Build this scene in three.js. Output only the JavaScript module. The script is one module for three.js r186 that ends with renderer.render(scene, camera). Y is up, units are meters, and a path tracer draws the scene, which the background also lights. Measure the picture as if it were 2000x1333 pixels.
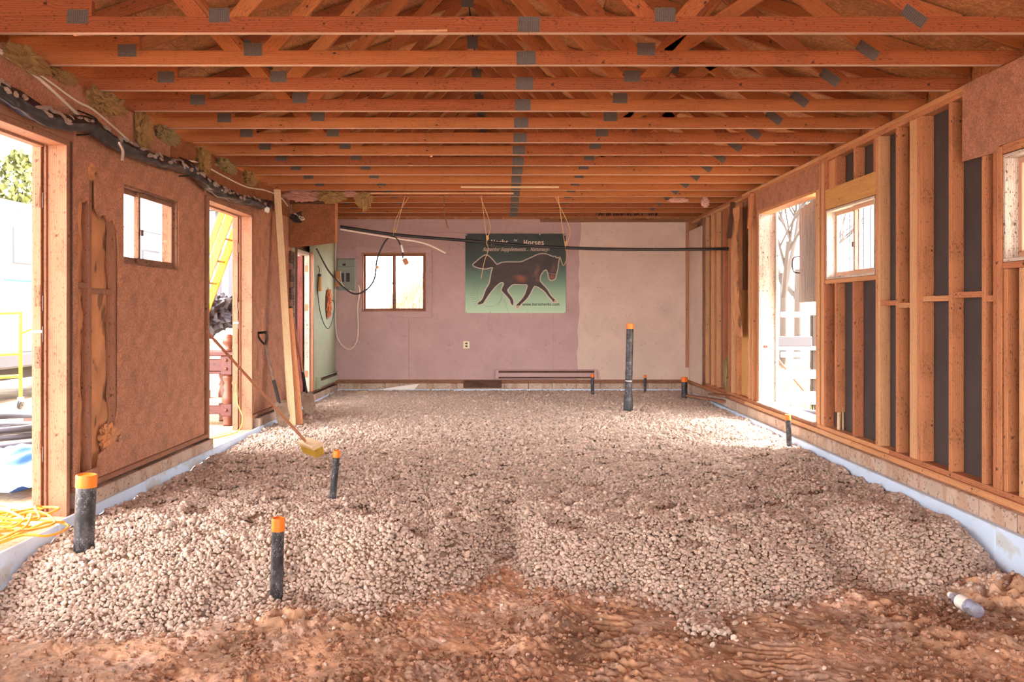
import * as THREE from 'three';
import { mergeGeometries, toCreasedNormals } from 'three/addons/utils/BufferGeometryUtils.js';
import { createNoise2D, createNoise3D } from 'simplex-noise';

// ---------------------------------------------------------------- camera, sky, exposure
// x to the right, y up, z towards the camera; "depth" below is metres in front of the camera (z = -depth)
const EYE = 1.32;                    // camera height over the far gravel
const scene = new THREE.Scene();
const camera = new THREE.PerspectiveCamera(2 * Math.atan(666.5 / 1667) * 180 / Math.PI, 2000 / 1333, 0.05, 300);
camera.position.set(0, EYE, 0);
camera.lookAt(0, EYE, -10);
camera.setViewOffset(2000, 1333, 12, 58.5, 2000, 1333);   // shift lens, verticals stay vertical
const SKY = 1.0;
scene.background = new THREE.Color().setRGB(1.0 * SKY, 0.97 * SKY, 0.95 * SKY);   // bright overcast sky
const renderer = new THREE.WebGLRenderer({ antialias: true });
renderer.toneMapping = THREE.LinearToneMapping;
renderer.toneMappingExposure = 21.5;
renderer.shadowMap.enabled = true;

// sun behind thin cloud, to the right of the building
const sun = new THREE.DirectionalLight(new THREE.Color().setRGB(1, 0.96, 0.9), 1.1);
sun.position.set(11, 22, -8); sun.target.position.set(0, 0, -9.5); sun.castShadow = true; sun.shadow.radius = 26;
sun.shadow.camera.left = sun.shadow.camera.bottom = -20; sun.shadow.camera.right = sun.shadow.camera.top = 20; sun.shadow.camera.far = 80; sun.shadow.mapSize.set(2048, 2048);
scene.add(sun, sun.target);

// ---------------------------------------------------------------- seeded random numbers and noise
function rng(seed) { let s = seed >>> 0; return () => { s = (s + 0x6d2b79f5) | 0; let t = Math.imul(s ^ (s >>> 15), 1 | s); t = (t + Math.imul(t ^ (t >>> 7), 61 | t)) ^ t; return ((t ^ (t >>> 14)) >>> 0) / 4294967296; }; }
const R = rng(7), n2 = createNoise2D(rng(11)), n2b = createNoise2D(rng(23)), n3 = createNoise3D(rng(5));
const clamp = (x, a = 0, b = 1) => Math.max(a, Math.min(b, x)), lerp = (a, b, t) => a + (b - a) * t;
const sstep = (a, b, x) => { const t = clamp((x - a) / (b - a)); return t * t * (3 - 2 * t); };
const table = (pts, x) => { if (x <= pts[0][0]) return pts[0][1]; for (let i = 1; i < pts.length; i++) if (x <= pts[i][0]) { const [a, b] = pts[i - 1], [c, d] = pts[i]; return lerp(b, d, sstep(0, 1, (x - a) / (c - a)) * 0.5 + 0.5 * (x - a) / (c - a)); } return pts[pts.length - 1][1]; };
// tileable value noise for textures
function hash(ix, iy, s) { let h = Math.imul(ix, 374761393) ^ Math.imul(iy, 668265263) ^ Math.imul(s, 2147483647 ^ 99991); h = Math.imul(h ^ (h >>> 13), 1274126177); return ((h ^ (h >>> 16)) >>> 0) / 4294967296; }
function vn(x, y, px, py, s) {
  const ix = Math.floor(x), iy = Math.floor(y), fx = x - ix, fy = y - iy, u = fx * fx * (3 - 2 * fx), v = fy * fy * (3 - 2 * fy);
  const m = (a, p) => ((a % p) + p) % p, x0 = m(ix, px), x1 = m(ix + 1, px), y0 = m(iy, py), y1 = m(iy + 1, py);
  return lerp(lerp(hash(x0, y0, s), hash(x1, y0, s), u), lerp(hash(x0, y1, s), hash(x1, y1, s), u), v);
}
function fbm(u, v, fx, fy, s, oct = 4) { let a = 0.5, t = 0, w = 0; for (let i = 0; i < oct; i++) { t += a * vn(u * fx, v * fy, fx, fy, s + i * 17); w += a; a *= 0.5; fx *= 2; fy *= 2; } return t / w; }

// ---------------------------------------------------------------- textures (what surfaces are made of)
function tex(w, h, fn, mw, mh, srgb = true) {
  const d = new Uint8Array(w * h * 4);
  for (let y = 0, i = 0; y < h; y++) for (let x = 0; x < w; x++, i += 4) { const c = fn((x + 0.5) / w, (y + 0.5) / h); for (let k = 0; k < 3; k++) d[i + k] = clamp(c[k]) * 255; d[i + 3] = 255; }
  const t = new THREE.DataTexture(d, w, h); t.wrapS = t.wrapT = THREE.RepeatWrapping; t.magFilter = THREE.LinearFilter; t.minFilter = THREE.LinearMipmapLinearFilter; t.generateMipmaps = true;
  if (srgb) t.colorSpace = THREE.SRGBColorSpace; t.repeat.set(1 / mw, 1 / mh); t.needsUpdate = true; return t;
}
const grey = (g) => [g, g, g];
// softwood: growth rings drawn along v, bent around knots; dirt specks and nail rust
function woodTex(seed, contrast, dirt, knots) {
  const r = rng(seed), K = [];
  for (let i = 0; i < knots; i++) K.push([r(), r(), 0.018 + 0.03 * r()]);
  const f0 = 14 + r() * 8;
  return tex(256, 1024, (u, v) => {
    let bend = 0, dark = 0;
    for (const [a, b, s] of K) { let du = u - a, dv = v - b; du -= Math.round(du); dv -= Math.round(dv); dv *= 5; const q = (du * du + dv * dv * 0.5) / (s * s); bend += 0.09 * Math.exp(-q * 0.12) * Math.sign(du || 1); dark = Math.max(dark, Math.exp(-Math.pow(q * 2.2, 2))); }
    const w = fbm(u, v, 2, 3, seed, 3);
    const ring = 0.5 + 0.5 * Math.sin(6.2832 * ((u + bend) * f0 + (w - 0.5) * 3));
    const fibre = fbm(u, v, 64, 6, seed + 3, 2), patch = fbm(u, v, 3, 5, seed + 9, 4), spk = fbm(u, v, 32, 90, seed + 12, 2);
    let g = 1 - contrast * (0.35 * Math.pow(ring, 2) + 0.4 * (1 - fibre)) - dirt * sstep(0.5, 0.75, patch) * 0.3 * sstep(0.3, 0.7, fibre * 0.6 + spk * 0.4) - dirt * sstep(0.72, 0.8, spk) * 0.45;
    g *= 1 - 0.62 * dark;
    return [g, g * (0.94 + 0.06 * g), g * (0.84 + 0.16 * g)];
  }, 0.22, 1.3);
}
const TW = [woodTex(31, 0.3, 0.25, 3), woodTex(57, 0.26, 0.4, 3), woodTex(83, 0.36, 0.45, 4)];
const TWold = woodTex(131, 0.45, 0.8, 3);
// strand board: overlapping flakes
function flakeTex(seed, n, len, wid, contrast, size) {
  const W = 512, a = new Float32Array(W * W).fill(0.8), r = rng(seed);
  for (let i = 0; i < n; i++) {
    const x = r() * W, y = r() * W, th = r() * 6.283, L = len * (0.4 + r()), w = wid * (0.4 + r()), g = 1 - contrast * r(), c = Math.cos(th), s = Math.sin(th);
    for (let q = -L; q <= L; q += 0.7) for (let p = -w; p <= w; p += 0.7) { const X = ((Math.floor(x + q * c - p * s) % W) + W) % W, Y = ((Math.floor(y + q * s + p * c) % W) + W) % W; a[Y * W + X] = g * (1 - 0.12 * Math.abs(p / w)); }
  }
  return tex(W, W, (u, v) => { const g = a[Math.floor(v * W) * W + Math.floor(u * W)] * (0.84 + 0.28 * fbm(u, v, 5, 5, seed + 1, 4)); return [g, g * (0.93 + 0.07 * g), g * (0.86 + 0.14 * g)]; }, size, size);
}
const Tosb = flakeTex(3, 3200, 13, 3.5, 0.24, 0.8), Tfibre = flakeTex(9, 9000, 6, 1.6, 0.3, 0.6);
const Tplaster = tex(512, 512, (u, v) => { const a = fbm(u, v, 6, 6, 4, 5), s = fbm(u, v, 60, 60, 8, 2), k = fbm(u, v, 12, 12, 21, 3); return grey(0.9 + 0.12 * (a - 0.5) - 0.1 * sstep(0.8, 0.88, s) - 0.035 * sstep(0.6, 0.8, k)); }, 1.6, 1.6);
const Tpaper = tex(256, 256, (u, v) => { const a = fbm(u, v, 5, 3, 40, 4), w = 0.5 + 0.5 * Math.sin(u * 6.2832 * 40), s = fbm(u, v, 50, 50, 44, 2); return grey(0.75 + 0.25 * a + 0.07 * w + 0.9 * sstep(0.8, 0.86, s)); }, 0.9, 0.9);
const Tkraft = tex(256, 512, (u, v) => { const a = fbm(u, v, 3, 4, 61, 5), s = fbm(u, v, 6, 5, 66, 4); const g = 0.72 + 0.4 * a - 0.35 * sstep(0.58, 0.72, s); return [g, g * 0.95, g * 0.88]; }, 0.5, 1.1);
const Tconc = tex(256, 256, (u, v) => { const a = fbm(u, v, 4, 4, 71, 5), s = fbm(u, v, 48, 48, 73, 2), st = fbm(u, v, 3, 6, 75, 4); const g = 0.9 + 0.2 * (a - 0.5) - 0.25 * sstep(0.7, 0.8, s); const d = sstep(0.5, 0.7, st) * 0.2; return [g * (1 - d * 0.3), g * (1 - d * 0.55), g * (1 - d * 0.75)]; }, 0.8, 0.8);
const Tfoam = tex(256, 256, (u, v) => { const a = fbm(u, v, 4, 4, 91, 4), st = fbm(u, v, 5, 4, 95, 4), s = fbm(u, v, 40, 40, 97, 2); const d = sstep(0.68, 0.8, st) * 0.25 + sstep(0.82, 0.88, s) * 0.2; const g = 0.97 + 0.05 * (a - 0.5); return [g * (1 - 0.25 * d), g * (1 - 0.45 * d), g * (1 - 0.7 * d)]; }, 0.9, 0.9);
const Tdirt = tex(1024, 1024, (u, v) => { const a = fbm(u, v, 5, 5, 101, 6), b = fbm(u, v, 90, 90, 103, 3), c = fbm(u, v, 9, 9, 107, 4); const g = 0.62 + 0.5 * a + 0.3 * (b - 0.5), w = sstep(0.45, 0.7, c) * 0.16; return [g, g * (0.93 + w * 0.4), g * (0.86 + w)]; }, 1.7, 1.7);
const Tstone = tex(128, 128, (u, v) => { const a = fbm(u, v, 4, 4, 111, 4); return grey(0.94 + 0.22 * (a - 0.5)); }, 1, 1);
const Tplate = (() => { const c = document.createElement('canvas'); c.width = 128; c.height = 96; const x = c.getContext('2d'); x.fillStyle = '#9a9694'; x.fillRect(0, 0, 128, 96); const r = rng(6);
  for (let j = 0; j < 9; j++) for (let i = 0; i < 11; i++) { x.fillStyle = r() < 0.5 ? '#3a3634' : '#56504d'; x.fillRect(4 + i * 11.2 + r(), 4 + j * 10.2 + (i % 2) * 3, 4.6, 5.2); x.fillStyle = '#b8b3b0'; x.fillRect(4 + i * 11.2, 2.6 + j * 10.2 + (i % 2) * 3, 5, 1.4); }
  for (let i = 0; i < 60; i++) { x.fillStyle = 'rgba(90,60,45,' + 0.25 * r() + ')'; x.fillRect(r() * 128, r() * 96, 14 * r(), 9 * r()); }
  const t = new THREE.CanvasTexture(c); t.colorSpace = THREE.SRGBColorSpace; t.magFilter = THREE.LinearFilter; return t; })();
const Tdust = tex(256, 256, (u, v) => { const a = fbm(u, v, 8, 8, 121, 4), s = fbm(u, v, 64, 64, 127, 2), b = fbm(u, v, 3, 4, 129, 3); return grey(0.28 + 0.3 * sstep(0.45, 0.75, a) + 0.75 * sstep(0.66, 0.74, s) * sstep(0.35, 0.6, b)); }, 0.3, 0.3);
const Tbrush = tex(256, 64, (u, v) => { const a = fbm(u, v, 80, 2, 141, 2); return grey(0.6 + 0.55 * a); }, 0.1, 0.1);

// ---------------------------------------------------------------- materials
function mat(color, map, o = {}) { const m = new THREE.MeshStandardMaterial({ color, roughness: 0.85, metalness: 0, ...o }); if (map) m.map = map; return m; }
const wood = (c, t, o = {}) => mat(c, TW[t], { bumpMap: TW[t], bumpScale: 0.0012, roughness: 0.8, ...o });
const M = {
  truss: [wood('#b86d3a', 0), wood('#b06335', 1), wood('#c07742', 0), wood('#a85c31', 2)],
  stud: [wood('#dc9c6c', 0), wood('#d08b5e', 1), wood('#e2ab7c', 0), wood('#c98058', 2)],
  fresh: wood('#f0cda2', 0), jamb: wood('#a97459', 1), oldwood: mat('#a5745a', TWold, { bumpMap: TWold, bumpScale: 0.002 }), dark: mat('#6e4a38', TWold),
  barn: mat('#9c8172', TWold, { bumpMap: TWold, bumpScale: 0.003 }), reddoor: mat('#8d4a42', TWold, { bumpMap: TWold, bumpScale: 0.003 }),
  osb: [mat('#d8945e', Tosb), mat('#cf8a58', Tosb), mat('#df9d68', Tosb)], ply: wood('#dda460', 0),
  fibre: mat('#dc9a77', Tfibre, { bumpMap: Tfibre, bumpScale: 0.001 }), fibreR: mat('#d39476', Tfibre), soffit: mat('#b06c42', Tfibre),
  paper: mat('#4a3f3d', Tpaper, { roughness: 0.75 }), kraft: mat('#d79c72', Tkraft), felt: mat('#2a2422', null),
  block: mat('#cdb3a0', Tconc, { bumpMap: Tconc, bumpScale: 0.002 }), foam: mat('#d2e6ff', Tfoam, { roughness: 0.6 }), mortar: mat('#8d7768', Tconc),
  mauve: mat('#d0adaa', Tplaster), cream: mat('#eed3c2', Tplaster), sage: mat('#b9c0a4', Tplaster),
  plate: mat('#a8a09a', Tplate, { roughness: 0.6, metalness: 0.1 }), steel: mat('#a9a6a4', null, { metalness: 0.8, roughness: 0.4 }),
  abs: mat('#7d7a80', Tdust, { roughness: 0.5 }), black: mat('#1b1a1d', null, { roughness: 0.45 }), orange: mat('#f07a1c', null, { roughness: 0.45 }),
  white: mat('#ece6df', null, { roughness: 0.5 }), cable: mat('#e3d3c0', null, { roughness: 0.5 }), twine: mat('#d9ae7c', null), ivory: mat('#e9ddba', null, { roughness: 0.45 }),
  glass: new THREE.MeshPhysicalMaterial({ color: '#ffffff', transmission: 1, thickness: 0, roughness: 0.02, ior: 1.45, specularIntensity: 0.6 }),
  alu: mat('#c49a80', null, { roughness: 0.55, metalness: 0.2 }), brownfr: mat('#9a644a', TWold), whitefr: mat('#e9d9cc', TWold, { roughness: 0.6 }),
  dirt: mat('#e2bda3', Tdirt, { vertexColors: true, bumpMap: Tdirt, bumpScale: 0.005, roughness: 0.95 }), gravelbase: mat('#a08a7a', Tdirt, { roughness: 0.95 }), stone: mat('#ffffff', Tstone, { roughness: 0.8 }), clod: mat('#b4917c', Tdirt, { roughness: 0.95 }),
  earth: mat('#d0bea6', Tdirt, { roughness: 0.95 }), yellow: mat('#f2c21a', null, { roughness: 0.45 }), cord: mat('#f0a83c', null, { roughness: 0.45 }), blue: mat('#124a94', null, { roughness: 0.5 }), grey: mat('#8f8d95', null, { roughness: 0.6 }),
  redwood: mat('#6a2d24', TWold, { roughness: 0.5 }), tan: mat('#c07d54', TW[0], { roughness: 0.45 }),
  bouncePale: mat('#e3bda4', Tplaster, { roughness: 0.9 }),  // pale tone standing in for bounced light under the trusses
  outdark: mat('#3a2f29', TWold), outgrey: mat('#3d3c43', null, { roughness: 0.6 }), turned: mat('#7a442e', TW[0], { roughness: 0.45 }), hose: mat('#45444c', null, { roughness: 0.5 }),
  wool: mat('#9a7849', null, { roughness: 1 }), woolpink: mat('#bd8a7a', null, { roughness: 1 }), woolgreen: mat('#8f7a52', null, { roughness: 1 }),
};
const pick = (a) => a[Math.floor(R() * a.length)];
// ---------------------------------------------------------------- building helpers
const taken = new Map();
const numbered = (n) => { const k = taken.get(n) ?? 0; taken.set(n, k + 1); return k ? n + '_' + String(k).padStart(3, '0') : n; };
const V = (x, y, depth) => new THREE.Vector3(x, y, -depth);
function lit(o) { o.traverse((m) => { if (m.isMesh) { m.castShadow = true; m.receiveShadow = true; } }); return o; }
// chamfered board with uv in metres, the grain (v) along its longest side
function boxGeo(w, h, d, c = 0.0025, loose = true) {
  const s = [w / 2, h / 2, d / 2], L = s.indexOf(Math.max(...s)), ou = loose ? R() * 3 : 0, ov = loose ? R() * 3 : 0;
  c = Math.min(c, 0.3 * Math.min(w, h, d));
  const P = [], U = [];
  const P3 = (sx, sy, sz, ax) => { const q = [sx * s[0], sy * s[1], sz * s[2]], g = [sx, sy, sz]; for (let k = 0; k < 3; k++) if (k !== ax) q[k] -= g[k] * c; return q; };
  const tri = (a, b, e, n) => {
    const ab = [b[0] - a[0], b[1] - a[1], b[2] - a[2]], ae = [e[0] - a[0], e[1] - a[1], e[2] - a[2]], cr = [ab[1] * ae[2] - ab[2] * ae[1], ab[2] * ae[0] - ab[0] * ae[2], ab[0] * ae[1] - ab[1] * ae[0]];
    if (cr[0] * n[0] + cr[1] * n[1] + cr[2] * n[2] < 0) [b, e] = [e, b];
    const A = n.map(Math.abs), a0 = A.indexOf(Math.max(...A)), third = a0 === L ? (L + 1) % 3 : 3 - a0 - L, vv = a0 === L ? (L + 2) % 3 : L;
    for (const p of [a, b, e]) { P.push(...p); U.push(p[third] + ou, p[vv] + ov); }
  };
  for (let ax = 0; ax < 3; ax++) for (const g of [-1, 1]) {
    const n = [0, 0, 0]; n[ax] = g; const o = [0, 1, 2].filter((k) => k !== ax), Q = [[-1, -1], [1, -1], [1, 1], [-1, 1]].map(([i, j]) => { const t = [0, 0, 0]; t[ax] = g; t[o[0]] = i; t[o[1]] = j; return P3(...t, ax); });
    tri(Q[0], Q[1], Q[2], n); tri(Q[0], Q[2], Q[3], n);
  }
  if (c > 0) {
    for (let ax = 0; ax < 3; ax++) { const [i, j] = [0, 1, 2].filter((k) => k !== ax); for (const a of [-1, 1]) for (const b of [-1, 1]) {
      const n = [0, 0, 0]; n[i] = a; n[j] = b * 0.99; const mk = (e, f) => { const t = [0, 0, 0]; t[ax] = e; t[i] = a; t[j] = b; return P3(...t, f); };
      const q = [mk(-1, i), mk(1, i), mk(1, j), mk(-1, j)]; tri(q[0], q[1], q[2], n); tri(q[0], q[2], q[3], n); } }
    for (const a of [-1, 1]) for (const b of [-1, 1]) for (const e of [-1, 1]) tri(P3(a, b, e, 0), P3(a, b, e, 1), P3(a, b, e, 2), [a, b * 0.99, e * 0.98]);
  }
  const g = new THREE.BufferGeometry(); g.setAttribute('position', new THREE.Float32BufferAttribute(P, 3)); g.setAttribute('uv', new THREE.Float32BufferAttribute(U, 2)); g.computeVertexNormals(); return g;
}
function mesh(name, geo, m, parent) { const o = new THREE.Mesh(geo, m); o.name = name; if (parent) parent.add(o); return o; }
// box by its extents: x0..x1, y0..y1, depth d0..d1
function B(name, parent, m, x0, x1, y0, y1, d0, d1, c = 0.0025) { const o = mesh(name, boxGeo(x1 - x0, y1 - y0, d1 - d0, c), m, parent); o.position.set((x0 + x1) / 2, (y0 + y1) / 2, -(d0 + d1) / 2); return o; }
// board from p to q, its width across "side"
function board(name, parent, m, p, q, width, thick, side = new THREE.Vector3(0, 0, 1)) {
  const y = q.clone().sub(p), L = y.length(); y.normalize(); const z = side.clone().addScaledVector(y, -side.dot(y)).normalize(), x = new THREE.Vector3().crossVectors(y, z);
  const o = mesh(name, boxGeo(width, L, thick), m, parent); o.quaternion.setFromRotationMatrix(new THREE.Matrix4().makeBasis(x, y, z)); o.position.copy(p).add(q).multiplyScalar(0.5); return o;
}
function tubeGeo(pts, r, seg = 8, n = 40, closed = false) { return new THREE.TubeGeometry(new THREE.CatmullRomCurve3(pts, closed, 'centripetal'), n, r, seg, closed); }
function lathe(pts, seg = 24) { return new THREE.LatheGeometry(pts.map(([r, y]) => new THREE.Vector2(r, y)), seg); }
function cyl(r0, r1, p, q, seg = 14) { const d = q.clone().sub(p), g = new THREE.CylinderGeometry(r1, r0, d.length(), seg); g.applyQuaternion(new THREE.Quaternion().setFromUnitVectors(new THREE.Vector3(0, 1, 0), d.clone().normalize())); g.translate(...p.clone().add(q).multiplyScalar(0.5).toArray()); return g; }
// a ragged lump of fibre
function tuftGeo(seed, rx, ry, rz, hang = 0) {
  const g = new THREE.IcosahedronGeometry(1, 9), p = g.attributes.position, v = new THREE.Vector3(), s = seed * 3.7;
  for (let i = 0; i < p.count; i++) { v.fromBufferAttribute(p, i).normalize(); const k = (f, o) => n3(v.x * f + s, v.y * f + o, v.z * f - s); let a = 1 + 0.28 * k(1.6, 1) + 0.2 * k(4, 5) + 0.16 * Math.abs(k(9, 2)) + 0.14 * k(21, 8); v.multiplyScalar(a); if (hang) v.y -= hang * Math.max(0, -v.y) * (0.7 + 0.6 * n3(v.x * 7, s, v.z * 7)); p.setXYZ(i, v.x * rx, v.y * ry, v.z * rz); }
  g.computeVertexNormals(); return g;
}
// an outline in (depth, y) extruded across x, for sheets on the side walls
function sheetYZ(name, parent, m, x0, x1, outline, holes = []) {
  const s = new THREE.Shape(outline.map(([d, y]) => new THREE.Vector2(d, y))); for (const h of holes) s.holes.push(new THREE.Path(h.map(([d, y]) => new THREE.Vector2(d, y))));
  const g = new THREE.ExtrudeGeometry(s, { depth: x1 - x0, bevelEnabled: false }); g.applyMatrix4(new THREE.Matrix4().set(0, 0, 1, x0, 0, 1, 0, 0, -1, 0, 0, 0, 0, 0, 0, 1)); return mesh(name, g, m, parent);
}
function sheetXY(name, parent, m, d0, d1, outline, holes = []) {
  const s = new THREE.Shape(outline.map(([x, y]) => new THREE.Vector2(x, y))); for (const h of holes) s.holes.push(new THREE.Path(h.map(([x, y]) => new THREE.Vector2(x, y))));
  const g = new THREE.ExtrudeGeometry(s, { depth: d1 - d0, bevelEnabled: false }); g.translate(0, 0, -d1); return mesh(name, g, m, parent);
}
// solid wall layer with rectangular openings, one box per piece
function layer(name, parent, m, x0, x1, y0, y1, d0, d1, holes) {
  const cuts = [...new Set([d0, d1, ...holes.flatMap((h) => [h[0], h[1]])])].filter((d) => d >= d0 && d <= d1).sort((a, b) => a - b);
  for (let i = 1; i < cuts.length; i++) { const a = cuts[i - 1], b = cuts[i], h = holes.find((q) => q[0] < b - 1e-6 && q[1] > a + 1e-6); if (!h) B(name, parent, m, x0, x1, y0, y1, a, b, 0); else { if (h[2] > y0 + 0.01) B(name, parent, m, x0, x1, y0, h[2], a, b, 0); if (h[3] < y1 - 0.01) B(name, parent, m, x0, x1, h[3], y1, a, b, 0); } }
}
function group(name) { const g = new THREE.Group(); g.name = numbered(name); return g; }
// add a thing to the scene with its origin at its base
function place(o, label, category, grp, kind) {
  o.updateMatrixWorld(true); const b = new THREE.Box3().setFromObject(o), base = new THREE.Vector3((b.min.x + b.max.x) / 2, b.min.y, (b.min.z + b.max.z) / 2);
  if (o.isMesh) { if (o.position.lengthSq() === 0 && !o.quaternion.x && !o.quaternion.y && !o.quaternion.z) { o.geometry.translate(-base.x, -base.y, -base.z); for (const c of o.children) c.position.sub(base); o.position.copy(base); } }
  else { for (const c of o.children) c.position.sub(base); o.position.copy(base); }
  if (label) o.userData.label = label; if (category) o.userData.category = category; if (grp) o.userData.group = grp; if (kind) o.userData.kind = kind;
  scene.add(lit(o)); return o;
}
const one = (name, geo, m, label, category, grp) => place(mesh(numbered(name), geo, m), label, category, grp);
const structure = (o, label, category) => place(o, label, category, null, 'structure');
const under = (parent, child) => { child.position.sub(parent.position); parent.add(child); return child; };   // sub-part of an unturned part
const hole = (d0, d1, y0, y1) => [d0, d1, y0, y1];
const rect = (d0, d1, y0, y1) => [[d0, y0], [d1, y0], [d1, y1], [d0, y1]];
// ---------------------------------------------------------------- the ground inside: dirt in front, a bed of drain gravel behind
const YC = 2.849;                                    // underside of the trusses
const XL = -2.88, XR = 3.095, DEND = 14.2;           // faces of the left wall, the right studs and the end wall
const toe = [[-2.8, 4.5], [-2.4, 4.3], [-1.94, 4.22], [-1.66, 4.33], [-1.36, 4.52], [-1.19, 4.6], [-0.73, 4.52], [-0.51, 4.68], [-0.23, 5.0], [0.03, 5.42], [0.13, 5.12], [0.38, 4.86], [0.68, 4.8], [0.9, 4.66], [1.24, 4.58], [1.56, 4.68], [1.81, 4.82], [2.05, 4.95], [2.25, 4.92], [2.39, 4.74], [2.54, 4.74], [2.8, 4.86], [3.1, 5.0]];
const bed = [[4, -0.09], [5.4, -0.06], [7, -0.075], [8.5, -0.062], [10, -0.04], [12, -0.03], [14.2, 0.0]];
const DIRT = -0.3;
function ribs(x, d, cx, cd, half, d0, d1, turn, pitch, depth) {       // cleat marks of a tracked loader
  const u = (x - cx - (d - cd) * turn), e = sstep(half, half - 0.05, Math.abs(u)) * sstep(d0, d0 + 0.08, d) * sstep(d1, d1 - 0.08, d);
  if (e <= 0) return 0;
  const t = (d + u * 0.18 + 0.006 * n2(x * 2, d * 2)) / pitch, f = t - Math.floor(t), keep = sstep(-0.35, 0.25, n2b(x * 5 + Math.floor(t) * 3.7, d * 2));
  return e * (depth * (sstep(0, 0.16, f) * sstep(1, 0.55, f) - 0.45) * (0.25 + 0.75 * keep) - 0.012);
}
function dirtY(x, d) {
  let y = DIRT + 0.018 * n2(x * 0.9, d * 0.9) + 0.012 * n2(x * 3, d * 3) + 0.005 * n2(x * 9, d * 9) + 0.0025 * n2(x * 26, d * 26) + 0.0015 * n2b(x * 60, d * 60);
  const rough = sstep(-0.1, 0.6, n2b(x * 1.3 + 4, d * 1.3)); y += rough * (0.016 * Math.abs(n2(x * 13, d * 13)) + 0.011 * Math.abs(n2b(x * 33, d * 33)));
  const rx = 0.28 + (d - 4.6) * 0.28, q = (x - rx) / 0.15; y += 0.055 * Math.exp(-q * q) * sstep(4.95, 4.6, d) * (0.8 + 0.5 * n2(d * 4, 3)) * (1 + 0.5 * Math.abs(n2(x * 11, d * 11)));   // churned ridge between two tracks
  const r2 = (x - (2.05 + (d - 4.4) * -0.25)) / 0.2; y += 0.045 * Math.exp(-r2 * r2) * sstep(5.0, 4.75, d) * sstep(3.7, 4.1, d) * (1 + 0.6 * n2b(x * 8, d * 8));
  const r3 = Math.hypot((x - 2.85) / 0.32, (d - 4.75) / 0.3); y += 0.11 * Math.exp(-r3 * r3) * (1 + 0.5 * n2(x * 9, d * 9));     // soil heaped against the right foam
  const r4 = Math.hypot((x - 2.35) / 0.16, (d - 4.05) / 0.12); y += 0.05 * Math.exp(-r4 * r4);
  const r5 = Math.hypot((x + 1.1) / 0.3, (d - 4.42) / 0.14); y += 0.05 * Math.exp(-r5 * r5) * (1 + 0.6 * n2(x * 10, d * 10));
  y += ribs(x, d, 0.58, 4.4, 0.15, 3.4, 4.95, 0.1, 0.062, 0.034) + ribs(x, d, 1.22, 4.2, 0.2, 3.4, 4.2, -0.05, 0.052, 0.028) + ribs(x, d, 1.45, 4.2, 0.2, 4.2, 4.66, -0.05, 0.056, 0.014) + ribs(x, d, -0.25, 4.2, 0.1, 4.2, 4.5, 0.5, 0.055, 0.012) + ribs(x, d, -0.75, 4.45, 0.11, 4.25, 4.6, 0.1, 0.05, 0.03) + ribs(x, d, 2.0, 4.45, 0.12, 4.25, 4.75, 0.6, 0.06, 0.03) + ribs(x, d, -1.7, 3.9, 0.3, 3.4, 4.2, 0.4, 0.06, 0.008);
  return y;
}
function gravelY(x, d) {
  const zt = table(toe, x) + 0.05 * n2(x * 3.1, 5), t = clamp((d - zt) / (0.85 + 0.2 * n2(x * 1.3, 8)));
  const s = 1 - Math.pow(1 - t, 1.7), ty = table(bed, d);
  let y = lerp(DIRT - 0.035, ty, s);
  y += t * (0.02 * n2(x * 1.1, d * 1.1) + 0.018 * n2(x * 2.7, d * 2.7) + 0.007 * n2(x * 7, d * 7)) * sstep(15, 8, d);
  y -= 0.04 * sstep(0.35, 0.75, n2b(x * 2.3, d * 2.6)) * t * sstep(11, 6, d);
  y -= 0.075 * Math.exp(-Math.pow((x - 0.0 - 0.06 * (d - 5.4)) / 0.13, 2)) * sstep(6.6, 5.5, d) * sstep(0, 0.3, t);
  y -= 0.06 * Math.exp(-Math.pow((x - 2.06) / 0.11, 2)) * sstep(6.4, 5.4, d) * sstep(0, 0.4, t);
  y += 0.05 * Math.exp(-Math.pow((x - 2.5) / 0.3, 2) - Math.pow((d - 5.7) / 0.3, 2));
  y += 0.055 * Math.exp(-Math.pow((x + 0.9) / 0.55, 2) - Math.pow((d - 5.25) / 0.3, 2));
  return y;
}
function field(fn, x0, x1, d0, d1, step, stepD = step) {
  const nx = Math.round((x1 - x0) / step), nd = Math.round((d1 - d0) / stepD), P = [], U = [], I = [];
  for (let j = 0; j <= nd; j++) for (let i = 0; i <= nx; i++) { const x = lerp(x0, x1, i / nx), d = lerp(d0, d1, j / nd); P.push(x, fn(x, d), -d); U.push(x, d); }
  for (let j = 0; j < nd; j++) for (let i = 0; i < nx; i++) { const a = j * (nx + 1) + i, b = a + 1, c = a + nx + 1, e = c + 1; I.push(a, b, c, b, e, c); }
  const g = new THREE.BufferGeometry(); g.setAttribute('position', new THREE.Float32BufferAttribute(P, 3)); g.setAttribute('uv', new THREE.Float32BufferAttribute(U, 2)); g.setIndex(I); g.computeVertexNormals(); return g;
}
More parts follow.
